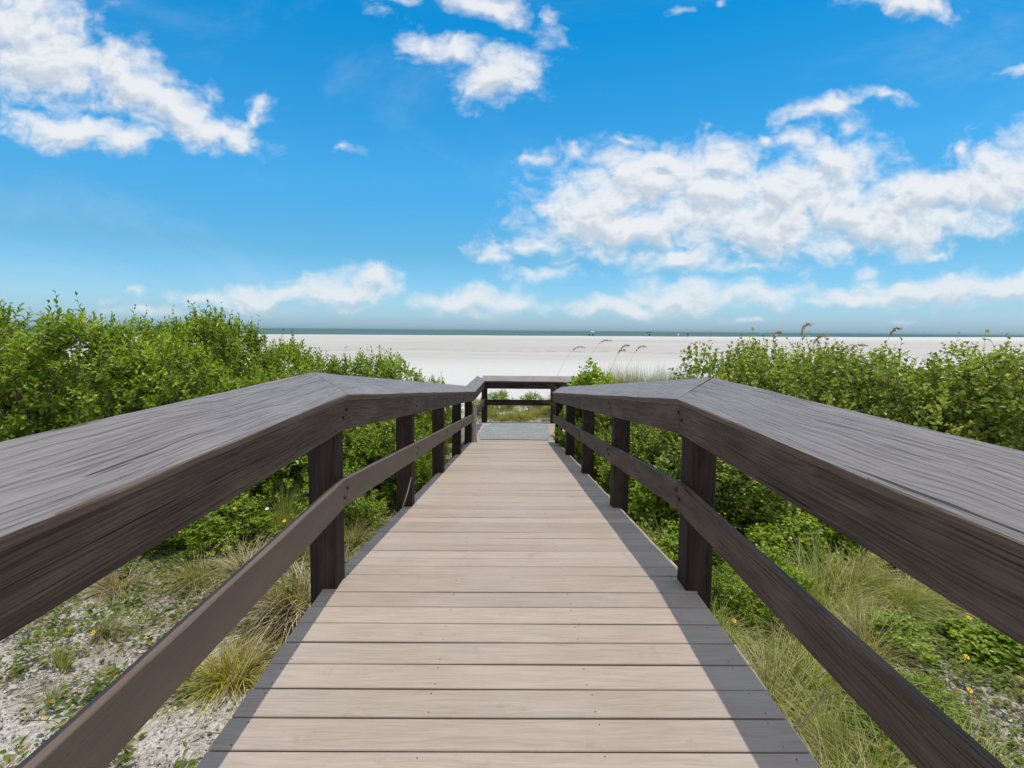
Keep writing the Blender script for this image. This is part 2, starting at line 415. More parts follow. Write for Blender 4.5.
def build_sea():
    m, t, b, o = new_mat('green_gulf_water')
    geo = t.add('ShaderNodeNewGeometry'); P = geo.outputs['Position']
    mp = t.add('ShaderNodeMapping'); mp.inputs['Scale'].default_value = (0.004, 0.012, 1); t.link(P, mp.inputs[0])
    n = t.noise(mp.outputs[0], 1.0, 4, 0.6)
    sep = t.add('ShaderNodeSeparateXYZ'); t.link(P, sep.inputs[0])
    far_haze = t.mapr(sep.outputs[1], 320, 1100)  # far water paler: haze and grazing sky reflection painted into its colour
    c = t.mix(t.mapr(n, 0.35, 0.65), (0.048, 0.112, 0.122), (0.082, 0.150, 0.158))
    c = t.mix(far_haze, c, (0.17, 0.26, 0.30))
    t.link(c, b.inputs['Base Color']); b.inputs['Roughness'].default_value = 0.7
    b.inputs['Specular IOR Level'].default_value = 0.12
    w = t.noise(P, 0.6, 3, 0.6); t.link(t.bump(w, 1.0, 0.4), b.inputs['Normal'])
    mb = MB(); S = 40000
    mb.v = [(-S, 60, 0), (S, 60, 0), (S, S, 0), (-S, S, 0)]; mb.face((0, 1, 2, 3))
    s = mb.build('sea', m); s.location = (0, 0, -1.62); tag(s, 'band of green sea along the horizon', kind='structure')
    # foam line along the water's edge
    fm, t, b, o = new_mat('white_foam')
    tc = t.add('ShaderNodeTexCoord'); c = t.mix(t.mapr(t.noise(tc.outputs['Object'], 0.4, 3), 0.3, 0.7), (0.62, 0.66, 0.66), (0.85, 0.87, 0.87))
    t.link(c, b.inputs['Base Color']); b.inputs['Roughness'].default_value = 0.8
    fb = MB(); k = 0
    for i in range(0, 46):
        x = -300 + i * 8; y = shore_y(x) + 1.8 + 1.2 * mnoise.noise(Vector((x * 0.05, 0, 0)))
        w = 1.1 + 0.9 * mnoise.noise(Vector((x * 0.11, 5, 0)))
        fb.v += [(x, y - w, -1.612), (x, y + w, -1.612)]
        if i: fb.face((2*i-2, 2*i, 2*i+1, 2*i-1))
    f = fb.build('water_foam', fm); tag(f, 'thin white surf line at the edge of the sea', kind='structure')
build_sea()

# ------------------------------------------------------------------ boardwalk
Y0, S = 2.62, 0.126                       # where the ramp begins, and its fall
YE = 10.15                                # where it ends
def dz(y):                                # deck height
    return -S * (min(max(y, Y0), YE) - Y0)
def LX(y):                                # inner face of the left posts
    return -0.928 + 0.0235 * max(0, min(y, 12.2) - Y0)
def RX(y):
    return 0.945
ZE = dz(YE)

walk = tag(empty('boardwalk', (0, 0, 0)), 'tan plank boardwalk sloping down to the beach between brown railings', 'boardwalk')
def deck_run(name, y_a, y_b, xl, xr, level=False):
    mb = MB(); pitch = 0.1425; y = y_a; k = 0
    while y < y_b - 0.05:
        yc = y + pitch / 2
        sl = 0 if (level or yc < Y0) else S
        A = Vector((0, 1, -sl)).normalized(); B = Vector((0, sl, 1)).normalized()
        z = dz(yc) + random.uniform(-0.0012, 0.0012)
        ya = random.uniform(-0.0012, 0.0012); yb = random.uniform(-0.0012, 0.0012)
        zz = [random.uniform(-0.001, 0.001) for _ in range(2)]
        x0 = xl(yc) + random.uniform(-0.005, 0.003); x1 = xr(yc) + random.uniform(-0.003, 0.005)
        prof = [(a, b) for a, b in rrect(pitch - 0.0072 - random.uniform(0, 0.0015), 0.026, 0.003, 1)]
        ph = random.uniform(0, 6)
        mb.sweep(prof, (x0, yc + ya, z - 0.013 + zz[0]), (x1, yc + yb, z - 0.013 + zz[1]), A, B, 6, 0.0,
                 warp=lambda t, ph=ph: Vector((0, 0.0012 * math.sin(ph + 4 * t), 0.0010 * math.sin(ph * 2 + 5 * t))))
        for xj in (-0.93, -0.30, 0.31, 0.93):
            for dy in (-0.045, 0.045):
                if random.random() < 0.28: continue
                rj = 0.0026; xx = xj + random.uniform(-0.012, 0.012)
                if xx < x0 + .02 or xx > x1 - .02: continue
                mb.disc(Vector((xx, yc + dy + random.uniform(-.006, .006), z)) + A * 0 + Vector((0, 0, -sl * dy)) , rj, B, 0.0013, 6, mi=1)
        y += pitch; k += 1
    return mb.build(name, [M['deck'], M['screw']], walk)
deck_run('decking', -1.3, Y0, lambda y: -1.0, lambda y: 1.0)
deck_run('decking', Y0, YE, lambda y: LX(y) - 0.075, lambda y: RX(y) + 0.070)
deck_run('decking', YE + 0.02, 12.35, lambda y: -0.83, lambda y: 2.7, True)
# stringers below the edges
for sx in (-1, 1):
    mb = MB(); p = rrect(0.04, 0.19, 0.003, 1)
    xe = (lambda y: LX(y) - 0.02) if sx < 0 else (lambda y: RX(y) + 0.02)
    mb.sweep(p, (sx * 0.95, -1.3, -0.125), (sx * 0.95, Y0, -0.125), (1, 0, 0), (0, 0, 1), 4)
    mb.sweep(p, (xe(Y0), Y0 + .002, -0.125), (xe(YE), YE, ZE - 0.125), (1, 0, 0), (0, 0, 1), 6)
    mb.build('stringer', M['board'], walk)
mb = MB(); mb.sweep(rrect(0.04, 0.16, 0.003, 1), (-0.83, 12.33, ZE - 0.115), (2.7, 12.33, ZE - 0.115), (0, 1, 0), (0, 0, 1), 4)
mb.build('stringer', M['board'], walk)
# grey speckled sheet lying across the landing, far corners rounded
mb = MB(); n0 = 0
outline = [(-0.60, 10.32), (0.84, 10.30), (0.92, 11.2), (0.96, 12.05), (0.60, 12.2), (0.0, 12.22), (-0.35, 12.1), (-0.58, 11.7), (-0.66, 11.0)]
zt = ZE + 0.006
for x, y in outline: mb.v.append((x, y, zt + 0.008))
for x, y in outline: mb.v.append((x, y, zt - 0.004))
n = len(outline)
mb.face(tuple(range(n)), [(x, y) for x, y in outline])
for k in range(n): mb.face((k, n + k, n + (k + 1) % n, (k + 1) % n))
g = mb.build('landing_mat', M['mat']); tag(g, 'grey speckled mat lying on the landing at the foot of the ramp', 'mat')

# ---- railings
TH = math.atan2(0.125, 0.20)
CAPW, CAPT = 0.228, 0.038
def cap_profile(side):
    """side -1: left rail (slopes up to the left). Origin = inner face line of fascia at deck height"""
    p = rrect(CAPW, CAPT, 0.006, 2)
    # local x axis outward-up, y normal; inner top edge at (0.018, 1.04)
    ux, uz = math.cos(TH), math.sin(TH); nx, nz = -uz, ux   # for the right rail: outward is +x
    cx = -0.020 + ux * CAPW / 2 - nx * CAPT / 2; cz = 1.040 + uz * CAPW / 2 - nz * CAPT / 2
    pts = [(cx + a * ux + b * nx, cz + a * uz + b * nz) for a, b in p]
    if side < 0: pts = [(-a, b) for a, b in reversed(pts)]
    return pts
def face_line(side, y):   # inner face of fascia / mid rail
    return (LX(y) + 0.038) if side < 0 else (RX(y) - 0.040)
def off(prof, dx, dz_): return [(a + dx, b + dz_) for a, b in prof]

rail_l = tag(empty('railing', (-0.94, 0, 0)), 'brown wooden railing along the left edge of the boardwalk, bending at the landing', 'railing', 'railings of the boardwalk')
rail_r = tag(empty('railing', (0.94, 0, 0)), 'brown wooden railing along the right edge of the boardwalk', 'railing', 'railings of the boardwalk')
rail_e = tag(empty('railing', (0, 12.2, ZE)), 'low brown railing crossing the far end of the landing', 'railing', 'railings of the boardwalk')
def place(o, parent):
    if o.name.startswith('cap_board'):
        o.data.materials.append(M['edge'])
        for p in o.data.polygons:
            if abs(p.normal.z) < 0.70: p.material_index = 1
    o.parent = parent; o.matrix_parent_inverse = Matrix.Identity(4)
    o.data.transform(Matrix.Translation(-parent.location)); return o

def rail_boards(side, root, segs):
    for (ya, yb, fm, mm, gapa) in segs:
        za, zb = dz(ya), dz(yb)
        xa, xb = face_line(side, ya), face_line(side, yb)
        ns = max(4, int((yb - ya) * 10))
        g = 0.0015
        d = Vector((xb - xa, yb - ya, zb - za)).normalized() * g
        a = Vector((xa, ya, za)) + d; b = Vector((xb, yb, zb)) - d
        if side > 0: a.z -= 0.010; b.z -= 0.010
        mb = MB(); mb.sweep(cap_profile(side), a, b, (1, 0, 0), (0, 0, 1), ns, 0.004); place(mb.build('cap_board', M['cap']), root)
        s = -1 if side < 0 else 1
        mb = MB(); mb.sweep(off(rrect(0.036, 0.158, 0.004, 2), s * 0.019, 0.931), a, b, (1, 0, 0), (0, 0, 1), ns, 0.002); place(mb.build('apron_board', M[fm]), root)
        mb = MB(); mb.sweep(off(rrect(0.037, 0.148, 0.004, 2), s * 0.019, 0.508), a, b, (1, 0, 0), (0, 0, 1), ns, 0.002); place(mb.build('mid_rail', M[mm]), root)

P1 = Y0 + 0.02
rail_boards(-1, rail_l, [(-1.3, P1, 'board', 'paint', 0), (P1, 6.32, 'board', 'paint', 0), (6.32, YE - 0.08, 'board', 'paint', 0)])
rail_boards(1, rail_r, [(-1.3, P1, 'board', 'board', 0), (P1, 6.32, 'board', 'board', 0), (6.32, YE + 0.02, 'board', 'board', 0)])
# level piece of the left railing along the landing
def landing_side():
    ya, yb = YE - 0.08, 12.12
    a = Vector((face_line(-1, ya), ya + .002, ZE)); b = Vector((-0.60, yb, ZE + 0.02))
    mb = MB(); mb.sweep(cap_profile(-1), a, b, (1, 0, 0), (0, 0, 1), 8, 0.003); place(mb.build('cap_board', M['cap']), rail_l)
    mb = MB(); mb.sweep(off(rrect(0.036, 0.158, 0.004, 2), -0.019, 0.931), a, b, (1, 0, 0), (0, 0, 1), 8, 0.002); place(mb.build('apron_board', M['board']), rail_l)
    mb = MB(); mb.sweep(off(rrect(0.037, 0.148, 0.004, 2), -0.019, 0.508), a, b, (1, 0, 0), (0, 0, 1), 8, 0.002); place(mb.build('mid_rail', M['board']), rail_l)
landing_side()

def post(side, y, root, bolts=True):
    """6x6 post with a top cut to the slope of the cap"""
    W = 0.14; x0 = LX(y) - W if side < 0 else RX(y); x1 = x0 + W
    y0, y1 = y, y + W
    zb = ground_z((x0 + x1) / 2, y) - 0.12
    fx = face_line(side, y)
    def zt(x):
        out = (fx - x) if side < 0 else (x - fx)
        return min(dz(y0), dz(y1)) + 1.040 - 0.045 + 0.625 * (out + 0.016) - 0.004 - (0.010 if side > 0 else 0)
    mb = MB(); r = 0.005
    ring = [(x1 - r, y0), (x1, y0 + r), (x1, y1 - r), (x1 - r, y1), (x0 + r, y1), (x0, y1 - r), (x0, y0 + r), (x0 + r, y0)]
    ou, ov = random.uniform(0, 40), random.uniform(0, 40)
    per = [0]
    for k in range(8):
        a, b = ring[k], ring[(k + 1) % 8]; per.append(per[-1] + math.hypot(a[0] - b[0], a[1] - b[1]))
    for x, yy in ring: mb.v.append((x, yy, zb))
    for x, yy in ring: mb.v.append((x, yy, zt(x)))
    for k in range(8):
        k2 = (k + 1) % 8
        mb.face((k, k2, 8 + k2, 8 + k), [(ou + zb, ov + per[k]), (ou + zb, ov + per[k + 1]), (ou + 1, ov + per[k + 1]), (ou + 1, ov + per[k])])
    mb.face(tuple(range(8, 16))); mb.face(tuple(reversed(range(8))))
    p = place(mb.build('post', M['post']), root)
    if bolts:
        s = 1 if side < 0 else -1
        for zc in (0.93, 0.50):
            for k in (0, 1):
                bm_ = MB(); yy = y + 0.035 + 0.05 * k
                bm_.disc((face_line(side, yy) + s * 0.0005, yy, dz(yy) + zc + (0.03 if k else -0.01)), 0.010, (s, 0, 0), 0.007, 8)
                b = bm_.build('bolt', M['bolt']); b.parent = p; b.data.transform(Matrix.Translation(-root.location))
    return p
for k, y in enumerate((0.22, 2.57, 4.42, 6.25, 8.08, 9.93)):
    post(-1, y, rail_l); post(1, y, rail_r)
# a bolt end sticking out behind the first left post
mb = MB(); mb.tube([(-1.075, 2.60, 0.50), (-1.115, 2.60, 0.50)], [0.009, 0.009], 6)
place(mb.build('bolt_end', M['bolt']), rail_l)
mb = MB(); mb.tube([(1.075, 2.60, 0.52), (1.125, 2.60, 0.52)], [0.009, 0.009], 6)
place(mb.build('bolt_end', M['bolt']), rail_r)

def end_railing():
    y = 12.2; a = Vector((-0.60, y, ZE)); b = Vector((2.6, y, ZE))
    # profiles in the (y, z) plane; the cap slopes up away from the walkway
    p = cap_profile(1)
    mb = MB(); mb.sweep(list(reversed(p)), a + Vector((-0.06, 0, 0)), b, (0, 1, 0), (0, 0, 1), 12, 0.003); place(mb.build('cap_board', M['cap']), rail_e)
    mb = MB(); mb.sweep(off(rrect(0.036, 0.158, 0.004, 2), 0.019, 0.931), a, b, (0, 1, 0), (0, 0, 1), 12, 0.002); place(mb.build('apron_board', M['post']), rail_e)
    mb = MB(); mb.sweep(off(rrect(0.037, 0.140, 0.004, 2), 0.019, 0.508), a, b, (0, 1, 0), (0, 0, 1), 12, 0.002); place(mb.build('mid_rail', M['post']), rail_e)
    for x in (-0.68, 1.04, 2.4):
        mb = MB(); W = 0.14; zb = -1.3
        y0 = y + 0.0385; y1 = y0 + W
        mb.v = [(x, y0, zb), (x + W, y0, zb), (x + W, y1, zb), (x, y1, zb),
                (x, y0, ZE + 1.02), (x + W, y0, ZE + 1.02), (x + W, y1, ZE + 1.10), (x, y1, ZE + 1.10)]
        for q, L in (((0, 1, 5, 4), W), ((1, 2, 6, 5), W), ((2, 3, 7, 6), W), ((3, 0, 4, 7), W)):
            mb.face(q, [(0, 3 + x), (0, 3 + x + L), (2, 3 + x + L), (2, 3 + x)])
        mb.face((4, 5, 6, 7)); mb.face((3, 2, 1, 0))
        p = place(mb.build('post', M['post']), rail_e)
        for zc in (0.93, 0.51):
            q = MB(); q.disc((x + 0.07, y - 0.0005, ZE + zc), 0.010, (0, -1, 0), 0.006, 8)
            bo = q.build('bolt', M['bolt']); bo.parent = p; bo.data.transform(Matrix.Translation(-rail_e.location))
end_railing()
# pale stub at the foot of the left railing
mb = MB(); x = LX(10) + 0.035
mb.sweep(rot2(rrect(0.085, 0.085, 0.02, 3), 0.2), (x + .03, 10.02, ZE + 0.0), (x + 0.005, 10.05, ZE + 0.80), (1, 0, 0), (0, 1, 0), 8, 0.01)
g = mb.build('weathered_post', M['pale']); tag(g, 'short pale weathered post at the last bend of the left railing', 'post')
mb = MB(); mb.tube([(-0.955, 4.35, dz(4.35) + .006), (-0.915, 4.375, dz(4.35) + 0.14), (-0.885, 4.405, dz(4.35) + 0.27)], [0.006, 0.006, 0.004], 6)
g = mb.build('stick', M['pale']); tag(g, 'thin pale stick leaning on the second left post', 'stick')

# ------------------------------------------------------------------ vegetation generators
def unit(a): return a / np.maximum(1e-9, np.linalg.norm(a, axis=-1, keepdims=True))

def leaves_mesh(P, D, N, L, W, fold=0.25, curl=0.15):
    """P base, D direction, N normal, L length, W width -> verts, quads (2 quads per leaf)"""
    n = len(P); S_ = unit(np.cross(D, N)); N = unit(np.cross(S_, D))
    L = L[:, None]; W = W[:, None]
    b = P
    t = P + D * L - N * L * curl
    l1 = P + D * L * 0.30 + S_ * W * 0.46 + N * W * fold; l2 = P + D * L * 0.70 + S_ * W * 0.40 + N * W * (fold - .1) - N * L * curl * .4
    r1 = P + D * L * 0.30 - S_ * W * 0.46 + N * W * fold; r2 = P + D * L * 0.70 - S_ * W * 0.40 + N * W * (fold - .1) - N * L * curl * .4
    v = np.stack([b, l1, l2, t, r2, r1], 1).reshape(-1, 3)
    i = np.arange(n)[:, None] * 6
    f = np.concatenate([i + np.array([[0, 1, 2, 3]]), i + np.array([[0, 3, 4, 5]])], 0)
    return v, f

def sprig_foliage(r, base, dirs, slen, nleaf, L, W, ang, upbias=0.3, droop=0.0, tip=True):
    """alternate leaves along each sprig; returns leaf verts/quads + stem tris"""
    n = len(base); k = np.arange(nleaf)
    t = (k[None, :] + 0.6 + r.uniform(-.25, .25, (n, nleaf))) / nleaf
    a = unit(np.cross(dirs, r.normal(size=(n, 3)))); b = np.cross(dirs, a)
    ph = r.uniform(0, 6.28, (n, 1)) + k[None, :] * 2.4 + r.uniform(-.4, .4, (n, nleaf))
    perp = a[:, None, :] * np.cos(ph)[..., None] + b[:, None, :] * np.sin(ph)[..., None]
    bend = np.array([0, 0, 1.0]) * (t ** 2)[..., None] * (slen[:, None, None] * (0.25 - droop))
    P = base[:, None, :] + dirs[:, None, :] * (t * slen[:, None])[..., None] + bend
    an = ang * (1.15 - 0.5 * t) + r.uniform(-.2, .2, (n, nleaf))
    D = dirs[:, None, :] * np.cos(an)[..., None] + perp * np.sin(an)[..., None]
    D = unit(D + np.array([0, 0, upbias]) + r.normal(size=D.shape) * 0.12)
    N = unit(dirs[:, None, :] * np.sin(an)[..., None] - perp * np.cos(an)[..., None] + np.array([0, 0, 1.5]) + r.normal(size=D.shape) * 0.35)
    sc = r.uniform(0.65, 1.15, (n, nleaf)) * (1.05 - 0.45 * t)
    v, f = leaves_mesh(P.reshape(-1, 3), D.reshape(-1, 3), N.reshape(-1, 3), (L * sc).ravel(), (W * sc).ravel())
    # stems: thin triangles prism, 3 sided
    e = base + dirs * slen[:, None] + np.array([0, 0, 1.0]) * (slen[:, None] * (0.25 - droop))
    m_ = base + dirs * slen[:, None] * 0.5 + np.array([0, 0, 1.0]) * (slen[:, None] * (0.25 - droop) * .25)
    rs = 0.0028
    ring = []
    for q in range(3):
        c, s = math.cos(q * 2.09), math.sin(q * 2.09); o = a * c + b * s
        ring.append((base + o * rs, m_ + o * rs * .8, e + o * rs * 0.3))
    sv = np.stack([ring[q][j] for j in range(3) for q in range(3)], 1).reshape(-1, 3)
    i = np.arange(n)[:, None] * 9
    sf = np.concatenate([i + np.array([[j*3+q, j*3+(q+1) % 3, j*3+3+(q+1) % 3, j*3+3+q]]) for j in range(2) for q in range(3)], 0)
    return v, f, sv, sf

def make_shrub(name, seed, RX_, RY_, H, nsp, nleaf, L, W, ang, mat, leaders=25, lobes=7, upbias=.12, slen=(0.11, 0.22), droop=0.0):
    """shrub thing > foliage, stem. crown is a clump of uneven lobes from the ground to H"""
    r = np.random.default_rng(seed)
    root = empty(name)
    cen, rad = [], []
    for k in range(lobes):
        a = 2 * math.pi * k / lobes + r.uniform(-.4, .4); q = r.uniform(0.25, 0.72)
        h = H * r.uniform(0.42, 0.74)
        cen.append((RX_ * q * math.cos(a), RY_ * q * math.sin(a), h)); rad.append((RX_ * (q3 := r.uniform(.26, .50)), RY_ * q3 * r.uniform(.8, 1.2), H * r.uniform(.20, .36)))
    cen.append((0, 0, H * 0.62)); rad.append((RX_ * .5, RY_ * .5, H * .38))
    for k in range(lobes):
        a = 2 * math.pi * k / lobes + r.uniform(-.4, .4)
        cen.append((RX_ * .6 * math.cos(a), RY_ * .6 * math.sin(a), H * 0.24)); rad.append((RX_ * .42, RY_ * .42, H * .26))
    cen = np.array(cen); rad = np.array(rad)
    k = r.choice(len(cen), nsp * 2, p=(w := rad[:, 0] * rad[:, 2]) / w.sum())
    d = unit(r.normal(size=(nsp * 2, 3))); rr = r.uniform(0.45, 1.0, nsp * 2) ** 0.6
    p = cen[k] + d * rad[k] * rr[:, None]
    inside = np.zeros(len(p))
    for c, q in zip(cen, rad): inside += ((((p - c) / (q * 0.72)) ** 2).sum(1) < 1)
    keep = (p[:, 2] > 0.03) & (inside < 0.5)
    extra = np.where((p[:, 2] > 0.03) & (inside >= 0.5))[0][: nsp // 4]
    idx = np.concatenate([np.where(keep)[0][: nsp], extra])
    p = p[idx]; d = d[idx]
    dirs = unit(d * 1.0 + np.array([0, 0, 0.25]) + r.normal(size=p.shape) * 0.5)
    sl = r.uniform(*slen, len(p))
    # leaders: long upright shoots that break the skyline
    if leaders:
        c = p[np.argsort(-p[:, 2])[: leaders * 6]]; c = c[r.choice(len(c), leaders, replace=False)]
        p = np.concatenate([p, c]); dirs = np.concatenate([dirs, unit(r.normal(size=(leaders, 3)) * 0.32 + np.array([0, 0, 1]))])
        sl = np.concatenate([sl, r.uniform(slen[1] * 1.0, slen[1] * 2.1, leaders)])
    p = p - dirs * (sl * 0.5)[:, None]
    v, f, sv, sf = sprig_foliage(r, p, dirs, sl, nleaf, L, W, ang, upbias, droop)
    me = np_mesh('foliage', np.concatenate([v, sv]), [f, sf + len(v)], [0, 1], [mat, M['twig']])
    link('foliage', me, root)
    mb = MB()
    for c, q in zip(cen, rad):
        c = Vector(c); b0 = Vector((c.x * .12, c.y * .12, -0.15))
        mid = b0.lerp(c, .5) + Vector((r.uniform(-.08, .08), r.uniform(-.08, .08), 0))
        mb.tube([b0, mid, c], [0.020, 0.014, 0.007], 6)
        for j in range(5):
            dd = Vector(unit(r.normal(size=3))); dd.z = abs(dd.z)
            e = c + Vector((dd.x * q[0], dd.y * q[1], dd.z * q[2])) * .8
            st = mid.lerp(c, r.uniform(.2, .9))
            mb.tube([st, st.lerp(e, .5) + Vector((0, 0, .03)), e], [0.009, 0.006, 0.003], 5)
    mb.build('stem', M['twig'], root)
    return root

def scale_of(root, base, s): root.scale = s

SH = {}
# narrow-leaved dense shrubs (left), three shapes
SH['A'] = make_shrub('leafy_shrub', 1, 1.15, 1.0, 2.0, 1900, 9, 0.092, 0.046, 1.0, M['leafL'], 16, lobes=11)
SH['B'] = make_shrub('leafy_shrub', 2, 1.20, 1.1, 2.0, 1900, 9, 0.096, 0.048, 1.0, M['leafL'], 12, lobes=12)
SH['C'] = make_shrub('leafy_shrub', 3, 1.05, 1.1, 2.0, 1800, 9, 0.090, 0.045, 1.0, M['leafL'], 20, lobes=10)
# round-leaved shrubs (right)
SH['D'] = make_shrub('broadleaf_shrub', 4, 1.2, 1.1, 2.0, 1900, 7, 0.084, 0.072, 1.1, M['leafR'], 8, lobes=11, slen=(0.12, 0.26), upbias=.15)
SH['E'] = make_shrub('broadleaf_shrub', 5, 1.15, 1.1, 2.0, 1900, 7, 0.080, 0.068, 1.1, M['leafR'], 5, lobes=12, slen=(0.12, 0.26), upbias=.15)
SH['F'] = make_shrub('broadleaf_shrub', 6, 0.55, 0.5, 1.0, 560, 5, 0.074, 0.064, 1.0, M['leafB'], 4, slen=(0.10, 0.18), upbias=.2, lobes=4)
SH['G'] = make_shrub('leafy_shrub', 7, 0.55, 0.55, 1.0, 480, 9, 0.058, 0.028, 1.0, M['leafB'], 4, slen=(0.10, 0.2), lobes=4)
SH['H'] = make_shrub('broadleaf_shrub', 17, 0.62, 0.5, 1.8, 620, 5, 0.100, 0.092, 1.1, M['leafB'], 0, slen=(0.10, 0.2), lobes=7)
used = set()
def plant(kind, x, y, H, w, rz, label, cat='shrub', group=None, top=None):
    """H total height above the ground, w = width scale"""
    root = SH[kind]
    if kind in used: root = copy_tree(root)
    used.add(kind)
    base = 2.0 if kind in 'ABCDE' else 1.8 if kind == 'H' else 1.0
    root.location = (x, y, ground_z(x, y) - 0.03); root.rotation_euler = (0, 0, R(rz)); root.scale = (w, w, H / base)
    tag(root, label, cat, group)
    return root
gL = 'shrubs beside the left railing'; gR = 'shrubs beside the right railing'
# (kind, x, y, height, width, turn, label)
for a in [
    ('A', -7.6, 7.2, 2.55, 1.15, 20, 'tall dense shrub at the far left with shoots above the horizon'),
    ('B', -5.8, 6.6, 2.40, 1.05, 130, 'dense green shrub above the left cap rail, near the left picture edge'),
    ('C', -4.9, 8.2, 2.55, 1.0, 230, 'tall shrub with the highest upright shoots, left of the teal canopy'),
    ('A', -4.3, 6.3, 2.05, 0.95, 75, 'rounded green shrub rising behind the middle of the left cap rail'),
    ('B', -3.5, 8.0, 2.05, 0.9, 300, 'shrub with feathery shoots against the sea, left of the railing bend'),
    ('C', -3.0, 6.3, 1.75, 0.85, 10, 'dense shrub behind the bend of the left railing'),
    ('A', -2.45, 8.3, 1.88, 0.98, 160, 'shrub with spiky shoots standing against the white sand'),
    ('B', -2.05, 6.6, 1.30, 0.72, 200, 'low green shrub seen between the first two left posts'),
    ('C', -1.75, 9.4, 1.45, 0.68, 330, 'small shrub trailing down behind the end of the left railing'),
    ('A', -1.75, 7.9, 1.25, 0.6, 255, 'low shrub filling the gap between the second and third left posts'),
    ('B', -6.6, 10.0, 2.45, 1.1, 45, 'shrub in the back row at the far left of the hedge'),
    ('C', -9.6, 8.6, 2.5, 1.2, 100, 'outermost dense shrub at the left edge of the picture'),
    ('G', -1.50, 10.6, 0.75, 0.8, 0, 'small bright shrub beside the last left post'),
    ('G', -1.85, 5.3, 0.70, 0.9, 80, 'low bright shrub at the foot of the hedge behind the first left post'),
    ('G', -1.45, 7.2, 0.85, 0.7, 40, 'small bright shrub pressed against the third left post'),
    ('G', -1.40, 8.7, 0.80, 0.7, 260, 'small bright shrub between the third and fourth left posts'),
    ('A', -5.2, 4.9, 0.95, 0.7, 15, 'knee-high dense shrub hidden low beneath the left cap rail'),
    ('G', -3.9, 5.2, 0.62, 1.2, 140, 'low leafy shrub spreading at the front of the left hedge'),
    ('G', -3.0, 5.0, 0.55, 1.1, 200, 'low leafy shrub under the left apron board, nearest the pale grass tuft'),
]: plant(*a[:6], a[6], 'shrub', gL)
for a in [
    ('D', 3.0, 6.2, 1.95, 0.85, 10, 'broad-leaved shrub rising behind the bend of the right railing'),
    ('E', 4.4, 6.4, 2.05, 0.95, 100, 'broad-leaved shrub above the middle of the right cap rail'),
    ('D', 5.9, 6.4, 1.95, 1.0, 190, 'broad-leaved shrub above the right cap rail near the picture edge'),
    ('E', 4.3, 8.4, 2.10, 1.0, 250, 'broad-leaved shrub with a lone shoot beside the dry seed plumes'),
    ('D', 7.6, 7.4, 1.95, 1.1, 300, 'outermost broad-leaved shrub at the right edge of the picture'),
    ('E', 6.2, 8.8, 1.98, 1.1, 30, 'back row broad-leaved shrub on the right, in front of the sand'),
    ('D', 2.35, 5.3, 1.05, 0.66, 220, 'low broad-leaved shrub seen below the apron beside the first right post'),
    ('E', 1.95, 6.8, 1.15, 0.6, 0, 'low shrub between the first and second right posts'),
    ('D', 2.0, 8.4, 1.10, 0.6, 140, 'low shrub between the second and third right posts'),
    ('H', 1.60, 9.55, 1.80, 1.12, 0, 'bright rounded bush standing at the far end of the right railing'),
    ('F', 1.52, 7.6, 0.80, 0.7, 200, 'small bright bush against the third right post'),
    ('G', 1.48, 8.9, 0.85, 0.7, 20, 'small leafy shrub between the third and fourth right posts'),
    ('F', 1.50, 6.1, 0.70, 0.7, 310, 'small bright bush between the second and third right posts'),
    ('F', 2.6, 4.55, 0.50, 0.85, 60, 'low creeping shrub under the right apron board'),
    ('F', 1.65, 4.3, 0.50, 0.7, 50, 'small bright plant at the foot of the first right post'),
    ('F', 1.75, 5.4, 0.75, 0.9, 150, 'bright leafy plant behind the first right post'),
    ('F', 3.3, 4.75, 0.58, 0.9, 170, 'low bright shrub midway under the right apron board'),
    ('D', 4.2, 5.0, 0.80, 0.8, 320, 'low broad-leaved shrub at the front of the right hedge'),
    ('D', 5.6, 5.0, 0.95, 0.9, 80, 'low broad-leaved shrub under the right cap rail near the edge'),
    ('G', 1.95, 3.55, 0.34, 0.55, 15, 'low leafy weed between the two arching grass clumps on the right'),
    ('F', 2.75, 3.35, 0.24, 0.55, 95, 'broad-leaved weed just behind the orange-yellow flower on the right'),
    ('G', 2.35, 2.70, 0.26, 0.50, 190, 'leafy weed beyond the right mid rail, on the litter-strewn ground'),
    ('G', 1.62, 3.75, 0.36, 0.50, 300, 'bright leafy weed at the ground beside the first right post'),
    ('F', 3.3, 3.3, 0.22, 0.60, 210, 'low broad-leaved weed at the right picture edge under the apron'),
    ('G', 2.0, 2.35, 0.28, 0.45, 60, 'leafy weed nearest the lower right corner beyond the mid rail'),
    ('F', 2.15, 4.0, 0.42, 0.60, 130, 'broad bright weed standing before the pale upright tuft on the right'),
    ('G', 2.0, 14.2, 0.50, 0.9, 20, 'small green shrub on the sand beyond the end railing, right of the post'),
    ('G', 0.75, 14.1, 0.58, 0.8, 110, 'small green shrub beyond the middle of the end railing'),
    ('G', -0.75, 13.7, 0.52, 0.7, 210, 'small green shrub beyond the end railing, beside its left post'),
    ('G', 1.25, 13.5, 0.45, 0.7, 300, 'small green shrub just behind the middle post of the end railing'),
    ('G', -0.25, 14.6, 0.62, 0.9, 70, 'small green shrub showing above the mid rail of the end railing'),
]: plant(*a[:6], a[6], 'shrub', gR if a[1] > 1.2 and a[2] < 12 else 'small shrubs beyond the end railing')

